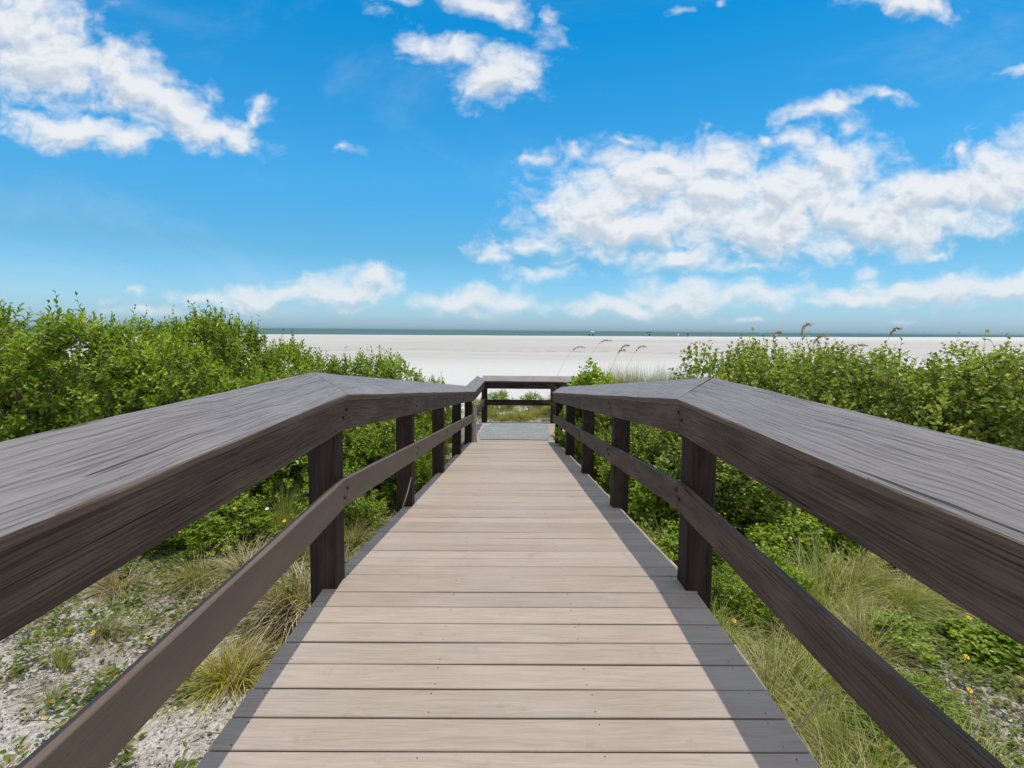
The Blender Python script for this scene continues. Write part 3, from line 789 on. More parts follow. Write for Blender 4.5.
# upright shoots of the right hedge against the sand
def shoot(x, y, z0, h, lean, label, seed, mat='leafR', L=.055, W=.045, nl=12):
    r = np.random.default_rng(seed)
    root = empty('leafy_shoot', (x, y, z0))
    base = np.array([[0, 0, 0.0], [lean[0] * .3, lean[1] * .3, h * .45]]); d = unit(np.array([[lean[0], lean[1], h], [lean[0] * 2.2, lean[1], h * .8]]))
    v, f, sv, sf = sprig_foliage(r, base, d, np.array([h * .85, h * .5]), nl, L, W, .95, .1)
    link('foliage', np_mesh('foliage', np.concatenate([v, sv]), [f, sf + len(v)], [0, 1], [M[mat], M['twig']]), root)
    tag(root, label, 'plant'); return root
shoot(2.72, 7.0, 0.30, 0.62, (-0.32, 0), 'thin leafy shoot leaning left above the right cap rail', 5, nl=14)
shoot(3.25, 7.2, 0.42, 0.55, (0.12, 0), 'upright leafy shoot just right of the leaning one, above the right rail', 6, nl=14)
shoot(4.55, 7.4, 0.75, 0.62, (-0.10, 0), 'tall leafy shoot crossing the horizon beside the dry seed plumes', 7, nl=10)

# ---- grass tufts
def make_tuft(seed, n, h, spread, mat, droop=0.9, width=0.006, r0=0.06, nseg=5, lean=(0, 0), nc=9, hmin=.35):
    r = np.random.default_rng(seed)
    # a tuft is several unequal tillers, each fanning its own way
    ck = r.integers(0, nc, n); caz = r.uniform(0, 6.283, nc); crr = np.sqrt(r.uniform(0, 1, nc)) * r0 * 1.3; cth = r.uniform(0.6, 1.15, nc)
    az = caz[ck] + r.normal(0, 0.75, n); tilt = np.abs(r.normal(0.12, spread * .8, n)) + r.uniform(0, .25, nc)[ck]; hh = h * r.uniform(hmin, 1.12, n) * (cth[ck] if hmin < .5 else 1)
    bx = crr[ck] * np.cos(caz[ck]) + r.normal(0, r0 * .35, n); by = crr[ck] * np.sin(caz[ck]) + r.normal(0, r0 * .35, n)
    dx, dy = np.cos(az) * np.sin(tilt) + lean[0], np.sin(az) * np.sin(tilt) + lean[1]
    drp = droop * r.uniform(0.5, 1.3, n)
    verts = []
    sx, sy = -np.sin(az + r.normal(0, .6, n)), np.cos(az)
    for s in range(nseg + 1):
        t = s / nseg
        x = bx + dx * hh * t * (1 + 0.8 * drp * t); y = by + dy * hh * t * (1 + 0.8 * drp * t)
        z = hh * np.cos(tilt) * t - drp * hh * 0.62 * t ** 2.4 * (np.sin(tilt) + .15)
        z = np.maximum(z, 0.004 * s + 0.002)
        w = width * (1 - t ** 1.5) + 0.0006
        verts.append(np.stack([x + sx * w / 2, y + sy * w / 2, z], 1)); verts.append(np.stack([x - sx * w / 2, y - sy * w / 2, z], 1))
    v = np.stack(verts, 1).reshape(-1, 3); m = 2 * (nseg + 1)
    i = np.arange(n)[:, None] * m
    f = np.concatenate([i + np.array([[2*s, 2*s+1, 2*s+3, 2*s+2]]) for s in range(nseg)], 0)
    return np_mesh('grass_tuft', v, [f], [0], [mat])
TF = {
    'olive': make_tuft(1, 620, 0.36, 0.70, M['golive'], 1.35, 0.0055, 0.07),
    'brown': make_tuft(2, 620, 0.54, 0.75, M['gbrown'], 1.7, 0.007, 0.09),
    'pale': make_tuft(3, 520, 0.62, 0.42, M['ggreen'], 0.7, 0.004, 0.08),
    'straw': make_tuft(4, 1100, 0.66, 0.85, M['gstraw'], 1.7, 0.0045, 0.12),
    'green': make_tuft(5, 1300, 0.66, 0.80, M['ggreen'], 1.6, 0.005, 0.14),
    'thin': make_tuft(6, 60, 0.26, 0.35, M['ggreen'], 0.5, 0.005, 0.02),
    'hazy': make_tuft(7, 10000, 0.92, 0.42, M['gstraw2'], 0.40, 0.006, 0.40, nc=40, hmin=.75),
}
gT = 'grass tufts beside the boardwalk'
def tuft(kind, x, y, s, rz, label, sz=None):
    o = link('grass_tuft', TF[kind]); o.location = (x, y, ground_z(x, y) - 0.01)
    o.rotation_euler = (0, 0, R(rz)); o.scale = (s, s, s * (1.10 if kind == 'hazy' else 1)); tag(o, label, 'grass tuft', gT); return o
for a in [
    ('olive', -1.72, 2.95, 1.05, 0, 'yellow-green grass tuft just left of the near planks'),
    ('brown', -1.60, 3.75, 1.35, 60, 'drooping tan grass tuft left of the first left post'),
    ('olive', -1.85, 3.9, 0.8, 160, 'small olive tuft tucked into the left side of the drooping tan tuft'),
    ('pale', -2.55, 5.4, 1.0, 10, 'tall pale green grass tuft between the shrubs and the first left post'),
    ('straw', -1.62, 5.0, 0.75, 90, 'straw-coloured tuft between the first two left posts, near the planks'),
    ('brown', -1.52, 4.4, 0.6, 200, 'small dry tuft just behind the first left post'),
    ('straw', -2.7, 4.2, 0.55, 0, 'flattened straw-coloured tuft on the gravel under the left rail'),
    ('thin', -2.85, 3.05, 1.1, 0, 'thin sprouting tuft alone on the grey gravel at lower left'),
    ('thin', -2.65, 2.75, 0.7, 90, 'tiny sprig of grass on the gravel nearest the lower left corner'),
    ('brown', -2.9, 3.45, 0.40, 120, 'small brown tuft behind the thin sprouting one'),
    ('straw', 1.50, 2.65, 0.85, 200, 'dry straw tuft touching the right edge of the near planks'),
    ('green', 1.72, 2.25, 0.85, 60, 'long green and straw grass clump under the right mid rail'),
    ('green', 1.95, 2.75, 0.80, 150, 'pale green grass clump in the middle of those under the right mid rail'),
    ('green', 1.42, 3.35, 0.60, 250, 'green tuft between the right planks and the first right post'),
    ('green', 2.55, 3.85, 1.10, 30, 'large arching pale grass clump below the right apron board'),
    ('straw', 2.95, 4.2, 0.95, 110, 'straw clump behind the large arching one on the right'),
    ('pale', 2.15, 4.3, 0.75, 300, 'upright pale tuft right of the first right post'),
    ('green', 2.15, 3.35, 0.65, 350, 'low green clump in front of the large arching one'),
    ('straw', 1.45, 1.95, 0.80, 20, 'straw clump nearest the lower right corner of the planks'),
    ('green', 2.05, 2.10, 0.80, 280, 'pale green clump half hidden by the near right mid rail'),
    ('green', 1.95, 2.95, 0.95, 130, 'arching green clump on the far side of the right mid rail'),
    ('straw', 1.38, 3.00, 0.55, 310, 'low dry tuft at the right plank ends, before the first right post'),
    ('straw', 2.45, 3.25, 0.75, 200, 'matted straw clump left of the orange-yellow flower'),
    ('green', 3.2, 3.9, 0.85, 75, 'pale clump at the right end of the grass under the right apron'),
    ('brown', -3.3, 4.1, 0.7, 15, 'dry brown tuft at the far side of the gravel, left'),
    ('brown', -2.35, 4.35, 0.85, 250, 'tan matted tuft amid the ground cover under the left apron'),
    ('olive', -3.0, 2.3, 0.35, 15, 'small yellow-green tuft at the lower left corner of the gravel'),
    ('pale', -1.95, 4.75, 0.7, 130, 'pale tuft just behind the first left post'),
    ('straw', 1.60, 4.8, 0.7, 40, 'straw tuft between the first and second right posts'),
    ('hazy', 2.95, 10.4, 1.55, 0, 'wide hazy grass clump standing on the sand behind the right railing'),
    ('green', 0.2, 13.2, 0.85, 20, 'green tuft behind the middle of the end railing'),
    ('straw', -0.45, 13.4, 0.8, 80, 'straw tuft behind the left part of the end railing'),
    ('straw', 0.85, 13.5, 0.9, 140, 'straw tuft behind the end railing, left of its middle post'),
    ('olive', 0.5, 13.0, 1.1, 10, 'olive tuft at the far edge of the landing'),
    ('green', 1.5, 13.3, 0.95, 190, 'green tuft behind the right part of the end railing'),
    ('olive', -0.15, 12.9, 0.9, 290, 'small olive tuft close behind the landing mat'),
    ('brown', 0.1, 15.5, 0.8, 100, 'dry tuft on the sand well beyond the end railing'),
    ('pale', 1.3, 16.0, 0.8, 0, 'pale tuft on the sand farthest beyond the end railing'),
]: tuft(*a)

# ---- sea oats: tall stalks with nodding seed heads
def sea_oat(x, y, h, lean, label, seed, head=0.22):
    r = np.random.default_rng(seed); g = ground_z(x, y)
    root = empty('sea_oats', (x, y, g))
    pts = [Vector((lean * t ** 2 * h, 0.02 * t, h * t - 0.10 * abs(lean) * h * t ** 3)) for t in np.linspace(0, 1, 8)]
    mb = MB(); mb.tube(pts, [0.0045 - 0.0028 * i / 7 for i in range(8)], 5); mb.build('stalk', M['gstraw'], root)
    tip = pts[-1]; d0 = (pts[-1] - pts[-2]).normalized(); n = 80
    t = r.uniform(0, 1, n); sg = 1 if lean > 0 else -1
    P = np.array([tip + d0 * (q - .35) * head + Vector((sg * 0.25 * q * q * head, 0, -0.6 * q * q * head)) for q in t])
    D = unit(np.array(d0)[None] * .5 + np.array([[0, 0, -.8]]) + r.normal(size=(n, 3)) * .45)
    v, f = leaves_mesh(P, D, unit(r.normal(size=(n, 3))), r.uniform(.025, .045, n), r.uniform(.010, .016, n))
    link('seed_head', np_mesh('seed_head', v, [f], [0], [M['oat']]), root)
    tag(root, label, 'sea oats', 'sea oats rising above the railing')
for a in [
    (0.98, 12.75, 2.02, 0.36, 'leftmost sea oat stalk with a drooping seed head above the end railing', 1, .36),
    (1.60, 12.9, 2.20, 0.37, 'tallest sea oat stalk with a golden seed head over the rounded bush', 2, .40),
    (2.00, 11.0, 2.08, 0.25, 'slender sea oat leaning right over the hazy grass clump', 3, .26),
    (2.10, 11.4, 1.93, 0.22, 'lower sea oat stalk just right of the rounded bush, head against the sand', 4, .26),
    (2.35, 11.2, 2.03, 0.28, 'sea oat with a dark nodding head, rightmost above the hazy grass clump', 5, .32),
    (4.05, 7.8, 2.22, 0.05, 'sea oat plume at the left of the cluster in the right hedge', 6, .36),
    (4.35, 7.6, 2.36, 0.06, 'tallest seed plume of the cluster in the right hedge', 7, .40),
    (4.45, 7.9, 2.22, 0.20, 'seed plume leaning right within the right hedge cluster', 8, .40),
    (4.60, 7.5, 2.12, 0.28, 'lowest leaning seed plume of the right hedge cluster', 9, .40),
    (5.80, 8.0, 2.36, 0.16, 'single brown seed plume leaning right above the right hedge', 10, .34),
]: sea_oat(*a)

# ---- ground cover (uncountable): creeping leaves, litter, shells
def fbm(x, y, s, z=0.0):
    return mnoise.noise(Vector((x * s, y * s, z))) * .65 + mnoise.noise(Vector((x * s * 2.3, y * s * 2.3, z + 4))) * .35
def scatter(n, dens, seed, region):
    r = random.Random(seed); out = []
    tries = 0
    while len(out) < n and tries < n * 30:
        tries += 1
        x = r.uniform(region[0], region[1]); y = region[2] + (region[3] - region[2]) * r.random() ** 1.25
        if abs(x) < 1.02 and y < 12.6: continue
        if r.random() < dens(x, y): out.append((x, y, ground_z(x, y)))
    return np.array(out)
def d_cover(x, y):
    n = fbm(x, y, 1.1, 2)
    if x < 0: base = smooth(2.8, 4.1, y + 1.0 * n) ; lo = smooth(-0.02, 0.24, n) * 0.65
    else: base = smooth(2.2, 3.4, y + 1.2 * n) * .95; lo = smooth(-0.1, 0.2, n) * 0.8
    v = max(base, lo)
    if y > 12: v *= smooth(16.5, 13, y) * .6
    return v * (0.25 + 0.75 * smooth(-.15, .2, fbm(x, y, 4.5, 8)))
def build_cover():
    r = np.random.default_rng(5)
    for name, reg, seed, n in (('creeping_ground_cover', (-6.5, -1.02, 1.2, 7.0), 1, 6500), ('creeping_ground_cover', (1.02, 6.5, 1.2, 7.0), 2, 7500),
                         ('creeping_ground_cover', (-4, 6, 12.5, 18), 3, 2500)):
        P = scatter(n, d_cover, seed, reg); k = 5
        m = len(P)
        hgt = np.array([max(0.01, 0.06 + 0.14 * fbm(p[0], p[1], 2.2, 6)) for p in P])
        base = np.repeat(P, k, 0) + np.stack([r.normal(0, .035, m * k), r.normal(0, .035, m * k), np.repeat(hgt, k) * r.uniform(0.1, 1.3, m * k)], 1)
        az = r.uniform(0, 6.28, m * k)
        D = unit(np.stack([np.cos(az), np.sin(az), r.uniform(-.2, .9, m * k)], 1))
        N = unit(np.stack([r.normal(0, .4, m * k), r.normal(0, .4, m * k), np.ones(m * k)], 1))
        L = r.uniform(.025, .060, m * k); v, f = leaves_mesh(base, D, N, L, L * r.uniform(.3, .7, m * k))
        o = link(name, np_mesh(name, v, [f], [0], [M['cover']]))
        lab = ['green creeping ground cover on the gravel left of the boardwalk', 'green creeping ground cover right of the boardwalk', 'patchy green ground cover on the sand beyond the end railing'][seed - 1]
        tag(o, lab, kind='stuff')
build_cover()
def d_litter(x, y):
    n = fbm(x, y, 1.5, 21)
    v = smooth(-0.05, 0.3, n) * 0.55 + 0.08
    if x > 1.6: v = max(v, smooth(1.6, 2.6, x) * .95)
    if x < 0: v = max(v, math.exp(-((x + 2.6) ** 2 + (y - 4.1) ** 2) / .25), math.exp(-((x + 1.5) ** 2 + (y - 3.4) ** 2) / .15))
    return v
def build_litter():
    r = np.random.default_rng(8)
    P = np.concatenate([scatter(9000, d_litter, 4, (-6, -1.02, 1.2, 6.5)), scatter(20000, d_litter, 5, (1.02, 6.5, 1.2, 6.5)), scatter(1500, d_litter, 6, (-4, 5, 12.6, 17))])
    n = len(P); az = r.uniform(0, 6.28, n)
    D = unit(np.stack([np.cos(az), np.sin(az), r.normal(0.05, .22, n)], 1)); N = unit(np.stack([r.normal(0, .5, n), r.normal(0, .5, n), np.ones(n)], 1))
    long_ = r.random(n) < .6
    L = np.where(long_, r.uniform(.05, .17, n), r.uniform(.02, .05, n)); W = np.where(long_, r.uniform(.002, .006, n), L * .45)
    P = P + np.stack([np.zeros(n), np.zeros(n), r.uniform(.004, .03, n)], 1)
    v, f = leaves_mesh(P, D, N, L, W, curl=.08)
    o = link('dry_leaf_litter', np_mesh('dry_leaf_litter', v, [f], [0], [M['litter']])); tag(o, 'dry twigs and dead leaves strewn over the ground beside the walkway', kind='stuff')
build_litter()
def build_shells():
    r = np.random.default_rng(9)
    P = np.concatenate([scatter(15000, lambda x, y: 1 - .7 * smooth(3.4, 5, y), 7, (-5, -1.0, 1.2, 5.2)), scatter(9000, lambda x, y: 1 - .7 * smooth(3.6, 5, y), 8, (1.0, 5.5, 1.2, 5.2))])
    n = len(P); s = r.uniform(.003, .011, n) * (1 + (r.random(n) < .06) * 1.0)
    A = unit(r.normal(size=(n, 3))); B = unit(np.cross(A, r.normal(size=(n, 3)))); C = np.cross(A, B)
    c = P + np.stack([np.zeros(n), np.zeros(n), s * .4 + .004], 1)
    s = s[:, None]; q = [c + A * s, c + B * s * .8, c - A * s * .9, c - B * s, c + C * s * .45, c - C * s * .45]
    v = np.stack(q, 1).reshape(-1, 3); i = np.arange(n)[:, None] * 6
    f = np.concatenate([i + np.array([t]) for t in ((0,1,4),(1,2,4),(2,3,4),(3,0,4),(1,0,5),(2,1,5),(3,2,5),(0,3,5))], 0)
    o = link('shell_gravel', np_mesh('shell_gravel', v, [f], [0], [M['shell']])); tag(o, 'grey and white broken shell gravel beside the walkway', kind='stuff')
build_shells()

# fallen twigs
def twig(pts, r0, label, mat='twig'):
    mb = MB(); g = [Vector((x, y, ground_z(x, y) + z)) for x, y, z in pts]
    mb.tube(g, [r0 * (1 - .6 * i / (len(g) - 1)) for i in range(len(g))], 6)
    mid = g[len(g) // 2]; mb.tube([mid, mid + Vector((.07, .06, .03)), mid + Vector((.13, .09, .04))], [r0 * .6, r0 * .5, r0 * .2], 5)
    o = mb.build('twig', M[mat]); tag(o, label, 'twig')
twig([(1.22, 2.20, .30), (1.40, 2.25, .31), (1.55, 2.34, .36), (1.75, 2.42, .40)], .006, 'dark bare twig lying across the grass under the right mid rail')
twig([(-2.45, 2.55, .02), (-2.30, 2.58, .03), (-2.12, 2.55, .02)], .005, 'short dark twig on the gravel behind the left mid rail')

# flowers
def flower(x, y, h, label, white=False, s=1.0):
    z = ground_z(x, y); root = empty('wildflower', (x, y, z)); r = random.Random(int(x * 1000 + y * 77))
    tip = Vector((r.uniform(-.03, .03), -0.02, h))
    mb = MB(); mb.tube([(0, 0, -.02), (tip.x * .3, 0, h * .5), tip], [.003, .0022, .002], 5)
    for k in range(5):
        a = r.uniform(0, 6.28); zz = h * r.uniform(.15, .7); c = Vector((tip.x * .3, 0, zz)); d = Vector((math.cos(a), math.sin(a), .4)) * .05
        sd = Vector((-math.sin(a), math.cos(a), 0)) * .009; i = len(mb.v)
        mb.v += [tuple(c), tuple(c + d * .5 + sd), tuple(c + d), tuple(c + d * .5 - sd)]; mb.face((i, i+1, i+2, i+3), None, 0)
    mb.build('stem', M['cover'], root)
    nrm = Vector((0.1, -0.45, 1)).normalized(); a0 = nrm.orthogonal().normalized(); b0 = nrm.cross(a0); pb = MB()
    for k in range(9):
        t = 2 * math.pi * k / 9; d = a0 * math.cos(t) + b0 * math.sin(t); sd = nrm.cross(d); i = len(pb.v); R_ = .022 * s
        pb.v += [tuple(tip + d * .003), tuple(tip + d * R_ * .6 + sd * R_ * .3 + nrm * .002), tuple(tip + d * R_ + sd * R_ * .12 + nrm * .004), tuple(tip + d * R_ - sd * R_ * .12 + nrm * .004), tuple(tip + d * R_ * .6 - sd * R_ * .3 + nrm * .002)]
        pb.face((i, i+1, i+2, i+3, i+4))
    pb.build('petals', M['petalw' if white else 'petal'], root)
    cb = MB(); cb.disc(tip + nrm * .001, .006 * s, nrm, .005, 8); cb.build('flower_centre', M['petalc'], root)
    root.scale = (.75, .75, 1); tag(root, label, 'flower', 'small flowers in the ground cover')
for a in [
    (2.36, 3.15, .12, 'orange-yellow flower in the ground cover right of the boardwalk'),
    (-2.12, 2.72, .07, 'single yellow flower on the bare gravel left of the boardwalk'),
    (-1.95, 3.85, .13, 'yellow flower right of the straw patch under the left rail'),
    (-2.9, 3.35, .07, 'yellow flower among red leaves near the lower left corner'),
    (-2.25, 4.9, .30, 'orange flower at the foot of the tall pale tuft'),
    (-2.35, 4.75, .48, 'white flower beside the tall pale tuft', True),
    (-2.75, 4.9, .42, 'pale yellow flower in the low shrubs under the left apron board'),
    (1.62, 3.45, .12, 'small orange flower low beside the first right post'),
    (2.95, 3.05, .14, 'yellow flower close to the right picture edge, below the apron board'),
    (2.75, 2.80, .10, 'small yellow flower beside the shell patch at the lower right'),
    (3.35, 3.45, .16, 'yellow flower over the low broad-leaved weed at the right picture edge'),
    (2.25, 2.75, .12, 'yellow flower nearest the right mid rail'),
    (-1.35, 6.6, .85, 'orange flower seen between the first two left posts'),
]: flower(*a)

# ------------------------------------------------------------------ far beach: umbrellas, people, boat
M['teal'] = mat_plain('teal_canvas', (0.03, 0.36, 0.36), 0.7)
M['navy'] = mat_plain('dark_canvas', (0.03, 0.05, 0.06), 0.7)
M['whitec'] = mat_plain('white_canvas', (0.75, 0.78, 0.78), 0.6)
M['skin'] = mat_plain('tan_skin', (0.35, 0.20, 0.13), 0.6)
M['dcloth'] = mat_plain('dark_clothing', (0.025, 0.03, 0.035), 0.8)
def umbrella(x, y, mat, label, rr=1.35, h=2.3, chair='navy'):
    root = empty('beach_umbrella', (x, y, max(-1.62, ground_z(x, y))))
    mb = MB(); mb.tube([(0, 0, 0), (0, 0, h)], [.03, .03], 8); mb.build('pole', M['whitec'], root)
    mb = MB(); n = 16; mb.v.append((0, 0, h))
    for k in range(n):
        a = 2 * math.pi * k / n; q = rr * (1 if k % 2 == 0 else .93); mb.v.append((q * .55 * math.cos(a), q * .55 * math.sin(a), h - .16))
    for k in range(n):
        a = 2 * math.pi * k / n; q = rr * (1 if k % 2 == 0 else .93); mb.v.append((q * math.cos(a), q * math.sin(a), h - .52))
    for k in range(n):
        k2 = (k + 1) % n; mb.face((0, 1 + k, 1 + k2)); mb.face((1 + k, 1 + n + k, 1 + n + k2, 1 + k2))
    cn = mb.build('canopy', M[mat], root)
    sm = cn.modifiers.new('thick', 'SOLIDIFY'); sm.thickness = .02
    tag(root, label, 'umbrella', 'umbrellas on the far beach')
def beach_chair(x, y, label):
    root = empty('beach_chair', (x, y, ground_z(x, y)))
    mb = MB(); mb.sweep(rrect(.6, .05, .01, 1), (0, 0, .30), (0, .55, .36), (1, 0, 0), (0, 0, 1)); mb.build('seat', M['navy'], root)
    mb = MB(); mb.sweep(rrect(.6, .05, .01, 1), (0, -.02, .33), (0, -.35, .95), (1, 0, 0), (0, .5, .5)); mb.build('backrest', M['navy'], root)
    for sx in (-.28, .28):
        for sy in (.02, .5):
            mb = MB(); mb.tube([(sx, sy, 0), (sx, sy, .31)], [.02, .02], 6); mb.build('leg', M['whitec'], root)
    tag(root, label, 'chair', 'chairs on the far beach')
M['palec'] = mat_plain('pale_canvas', (0.42, 0.47, 0.47), 0.7)
umbrella(36, 214, 'palec', 'pale umbrella at the water edge, leftmost of those right of centre', 1.05, 2.1)
umbrella(61, 216, 'navy', 'dark umbrella at the water edge between the pale one and the standing pair', 1.4, 2.0)
umbrella(113, 222, 'teal', 'teal umbrella at the water edge right of centre', 1.4, 2.3)
umbrella(-111, 140, 'teal', 'teal umbrella seen through the shoots of the left hedge', 1.5, 2.45)
beach_chair(34.3, 212, 'dark beach chair left of the pale umbrella'); beach_chair(35.6, 211, 'dark beach chair under the pale umbrella')
beach_chair(60.6, 214, 'dark beach chair under the dark umbrella'); beach_chair(112.6, 220, 'dark beach chair under the teal umbrella')

def person(x, y, h, facing, label, step=0.15, shirt='dcloth', bend=0.0):
    s = h / 1.75; z = ground_z(x, y)
    J = dict(pel=(0, 0, .95), sp=(0, .02 + bend * .3, 1.20), ch=(0, .02 + bend * .6, 1.38), nk=(0, .02 + bend * .8, 1.50), hd=(0, .03 + bend, 1.62), tp=(0, .03 + bend, 1.72),
             ls=(-.19, 0 + bend * .6, 1.42), le=(-.27, -.02, 1.14), lh=(-.27, .08, .88), rs=(.19, bend * .6, 1.42), re=(.26, .03, 1.15), rh=(.28, .14, .90),
             lp=(-.10, 0, .90), lk=(-.12, step, .50), la=(-.12, step * .9, .08), lt=(-.12, step * .9 + .16, .04), rp=(.10, 0, .90), rk=(.12, -step * .4, .50), ra=(.12, -step, .08), rt=(.12, -step + .16, .04))
    keys = list(J); E = [('pel','sp'),('sp','ch'),('ch','nk'),('nk','hd'),('hd','tp'),('ch','ls'),('ls','le'),('le','lh'),('ch','rs'),('rs','re'),('re','rh'),('pel','lp'),('lp','lk'),('lk','la'),('la','lt'),('pel','rp'),('rp','rk'),('rk','ra'),('ra','rt')]
    rad = dict(pel=.14, sp=.13, ch=.15, nk=.055, hd=.10, tp=.07, ls=.06, le=.045, lh=.032, rs=.06, re=.045, rh=.032, lp=.09, lk=.06, la=.04, lt=.03, rp=.09, rk=.06, ra=.04, rt=.03)
    me = bpy.data.meshes.new('person'); me.from_pydata([Vector(J[k]) * s for k in keys], [(keys.index(a), keys.index(b)) for a, b in E], [])
    me.materials.append(M[shirt]); me.materials.append(M['skin'])
    o = link('person', me); o.location = (x, y, z); o.rotation_euler = (0, 0, facing)
    sk = o.modifiers.new('skin', 'SKIN'); 
    for i, k in enumerate(keys): me.skin_vertices[0].data[i].radius = (rad[k] * s, rad[k] * s)
    me.skin_vertices[0].data[0].use_root = True
    sb = o.modifiers.new('sub', 'SUBSURF'); sb.levels = sb.render_levels = 1
    # hair
    hm = MB(); c = Vector(J['hd']) * s + Vector((0, -.015, .04)); hm.tube([c + Vector((0, 0, z_ * s)) for z_ in (-.04, .02, .07, .10)], [.098 * s, .108 * s, .09 * s, .03 * s], 10)
    hm.build('hair', M['navy'], o)
    tag(o, label, 'person', 'people on the far beach'); return o
person(68.5, 190, 1.78, 0.4, 'person in dark clothes standing on the sand left of the teal umbrella')
person(66.2, 194, 1.70, -0.5, 'person in pale clothes beside the one in dark clothes', 0.08, 'whitec')
person(256, 240, 1.85, 1.2, 'dark-clothed person bending forward on the sand at the far right', 0.25, 'dcloth', 0.25)

def boat(x, y, label):
    root = empty('boat', (x, y, -1.62)); mb = MB()
    st = [(-3.2, .9), (-1, 1.1), (1.5, .9), (3.4, .05)]
    for xx, w in st: mb.v += [(xx, -w, .9), (xx, -w * .7, -.2), (xx, w * .7, -.2), (xx, w, .9)]
    for i in range(3):
        for k in range(4):
            k2 = (k + 1) % 4; mb.face((i*4+k, i*4+k2, i*4+4+k2, i*4+4+k))
    mb.face((0, 3, 2, 1)); mb.face((12, 13, 14, 15)); mb.build('hull', M['whitec'], root)
    mb = MB(); mb.sweep(rrect(1.4, 1.1, .15, 2), (-1.2, 0, 1.45), (.6, 0, 1.40), (0, 1, 0), (0, 0, 1)); mb.build('cabin', M['whitec'], root)
    tag(root, label, 'boat', 'boats on the sea')
boat(-205, 400, 'small white boat on the sea at the left, just off the hedge')

# ------------------------------------------------------------------ camera
CAMP = (-0.018, 0.0, 1.40)
PITCH, YAW, ROLL, F, SHY = 4.2, 0.40, 0.52, 497.0, -0.0190
cam_d = bpy.data.cameras.new('camera'); cam = bpy.data.objects.new('camera', cam_d); COL.objects.link(cam)
cam_d.sensor_width = 36.0; cam_d.lens = 36.0 * F / 1024; cam_d.clip_start = 0.05; cam_d.clip_end = 60000
cam_d.shift_y = SHY; cam_d.shift_x = 0.0
Rm = Matrix.Rotation(R(-YAW), 4, 'Z') @ Matrix.Rotation(R(90 - PITCH), 4, 'X') @ Matrix.Rotation(R(ROLL), 4, 'Z')
cam.matrix_world = Matrix.Translation(CAMP) @ Rm
scene.camera = cam
def px(p):
    q = cam.matrix_world.inverted() @ Vector(p)
    return (round(512 + F * q.x / -q.z - cam_d.shift_x * 1024, 1), round(384 - F * q.y / -q.z + cam_d.shift_y * 1024, 1))
def ray(x, y):          # direction seen at an image point, used once to lay out the cloud directions
    v = Vector(((x - 512 + cam_d.shift_x * 1024) / F, -(y - 384 - cam_d.shift_y * 1024) / F, -1))
    d = Rm.to_3x3() @ v; return d.x / d.y, d.z / d.y
for nm, p, tgt in [('vp', (0, 1e5, 1.4), '508,328'), ('hor left', (-4e4, 1e5, 0), 'x=320,326.3'), ('hor right', (8e4, 1e5, 0), 'x=890,331.4'),
        ('deck L near', (-1, 1.52, 0), '194,768'), ('deck R near', (1, 1.52, 0), '825,768'), ('P1L base near', (LX(2.57), 2.57, 0), '336,589'), ('P1L base far', (LX(2.57), 2.71, 0), '345,577'),
        ('P1R base near', (RX(2.57), 2.57, 0), '689,597'), ('capL in', (-.882, 2.64, 1.04), '347,395'), ('capL out', (-1.084, 2.64, 1.165), '312.5,372'), ('capR in', (.882, 2.64, 1.04), '681,401'), ('capR out', (1.084, 2.64, 1.165), '721.6,378'),
        ('capL in near', (-.882, .83, 1.04), '0,535'), ('P3L', (LX(6.25), 6.25, dz(6.25)), '445,472'), ('P5R', (RX(9.93), 9.93, dz(9.93)), '555,440.7'), ('P5L', (LX(9.93), 9.93, dz(9.93)), '472,440'),
        ('landing far', (0, 12.35, ZE), '?,419'), ('end cap', (1.1, 12.18, ZE + 1.04), '551,381'), ('shoreL', (shore_y(-60) * -.27, shore_y(-60), -1.62), '380,334'), ('shoreR', (250, shore_y(250), -1.62), '890,336')]:
    print('PX', nm, px(p), 'target', tgt)

# ------------------------------------------------------------------ sky and sun
SUN = Vector((0.086, 0.06, 1.0)).normalized()
elev = math.asin(SUN.z); az = math.atan2(SUN.x, SUN.y)
w = bpy.data.worlds.new('World'); scene.world = w; w.use_nodes = True
w.node_tree.nodes.clear(); t = NT(w.node_tree)
out = t.add('ShaderNodeOutputWorld')
sky = t.add('ShaderNodeTexSky'); sky.sky_type = 'NISHITA'; sky.sun_disc = False
sky.sun_elevation = elev; sky.sun_rotation = az; sky.air_density = 1.0; sky.dust_density = 0.6; sky.ozone_density = 2.2
tc = t.add('ShaderNodeTexCoord'); sep = t.add('ShaderNodeSeparateXYZ'); t.link(tc.outputs['Generated'], sep.inputs[0])
tint = t.ramp(t.math('MAXIMUM', sep.outputs[2], 0.0), [(0.0, (0.57, 0.86, 1.36)), (0.05, (0.55, 0.88, 1.20)), (0.14, (0.37, 0.84, 1.02)), (0.28, (0.27, 1.02, 1.28)), (0.5, (0.03, 0.92, 1.28)), (1.0, (0.60, 0.92, 1.0))])
hs = t.add('ShaderNodeHueSaturation'); hs.inputs['Saturation'].default_value = 1.0
skyc = t.mix(1.0, sky.outputs[0], tint, 'MULTIPLY')
bg1 = t.add('ShaderNodeBackground'); bg1.inputs[1].default_value = 0.13; t.link(skyc, bg1.inputs[0])
yy = t.math('MAXIMUM', sep.outputs[1], 0.02)
cu = t.math('DIVIDE', sep.outputs[0], yy); cv = t.math('DIVIDE', sep.outputs[2], yy)
cc = t.add('ShaderNodeCombineXYZ'); t.link(cu, cc.inputs[0]); t.link(cv, cc.inputs[1])
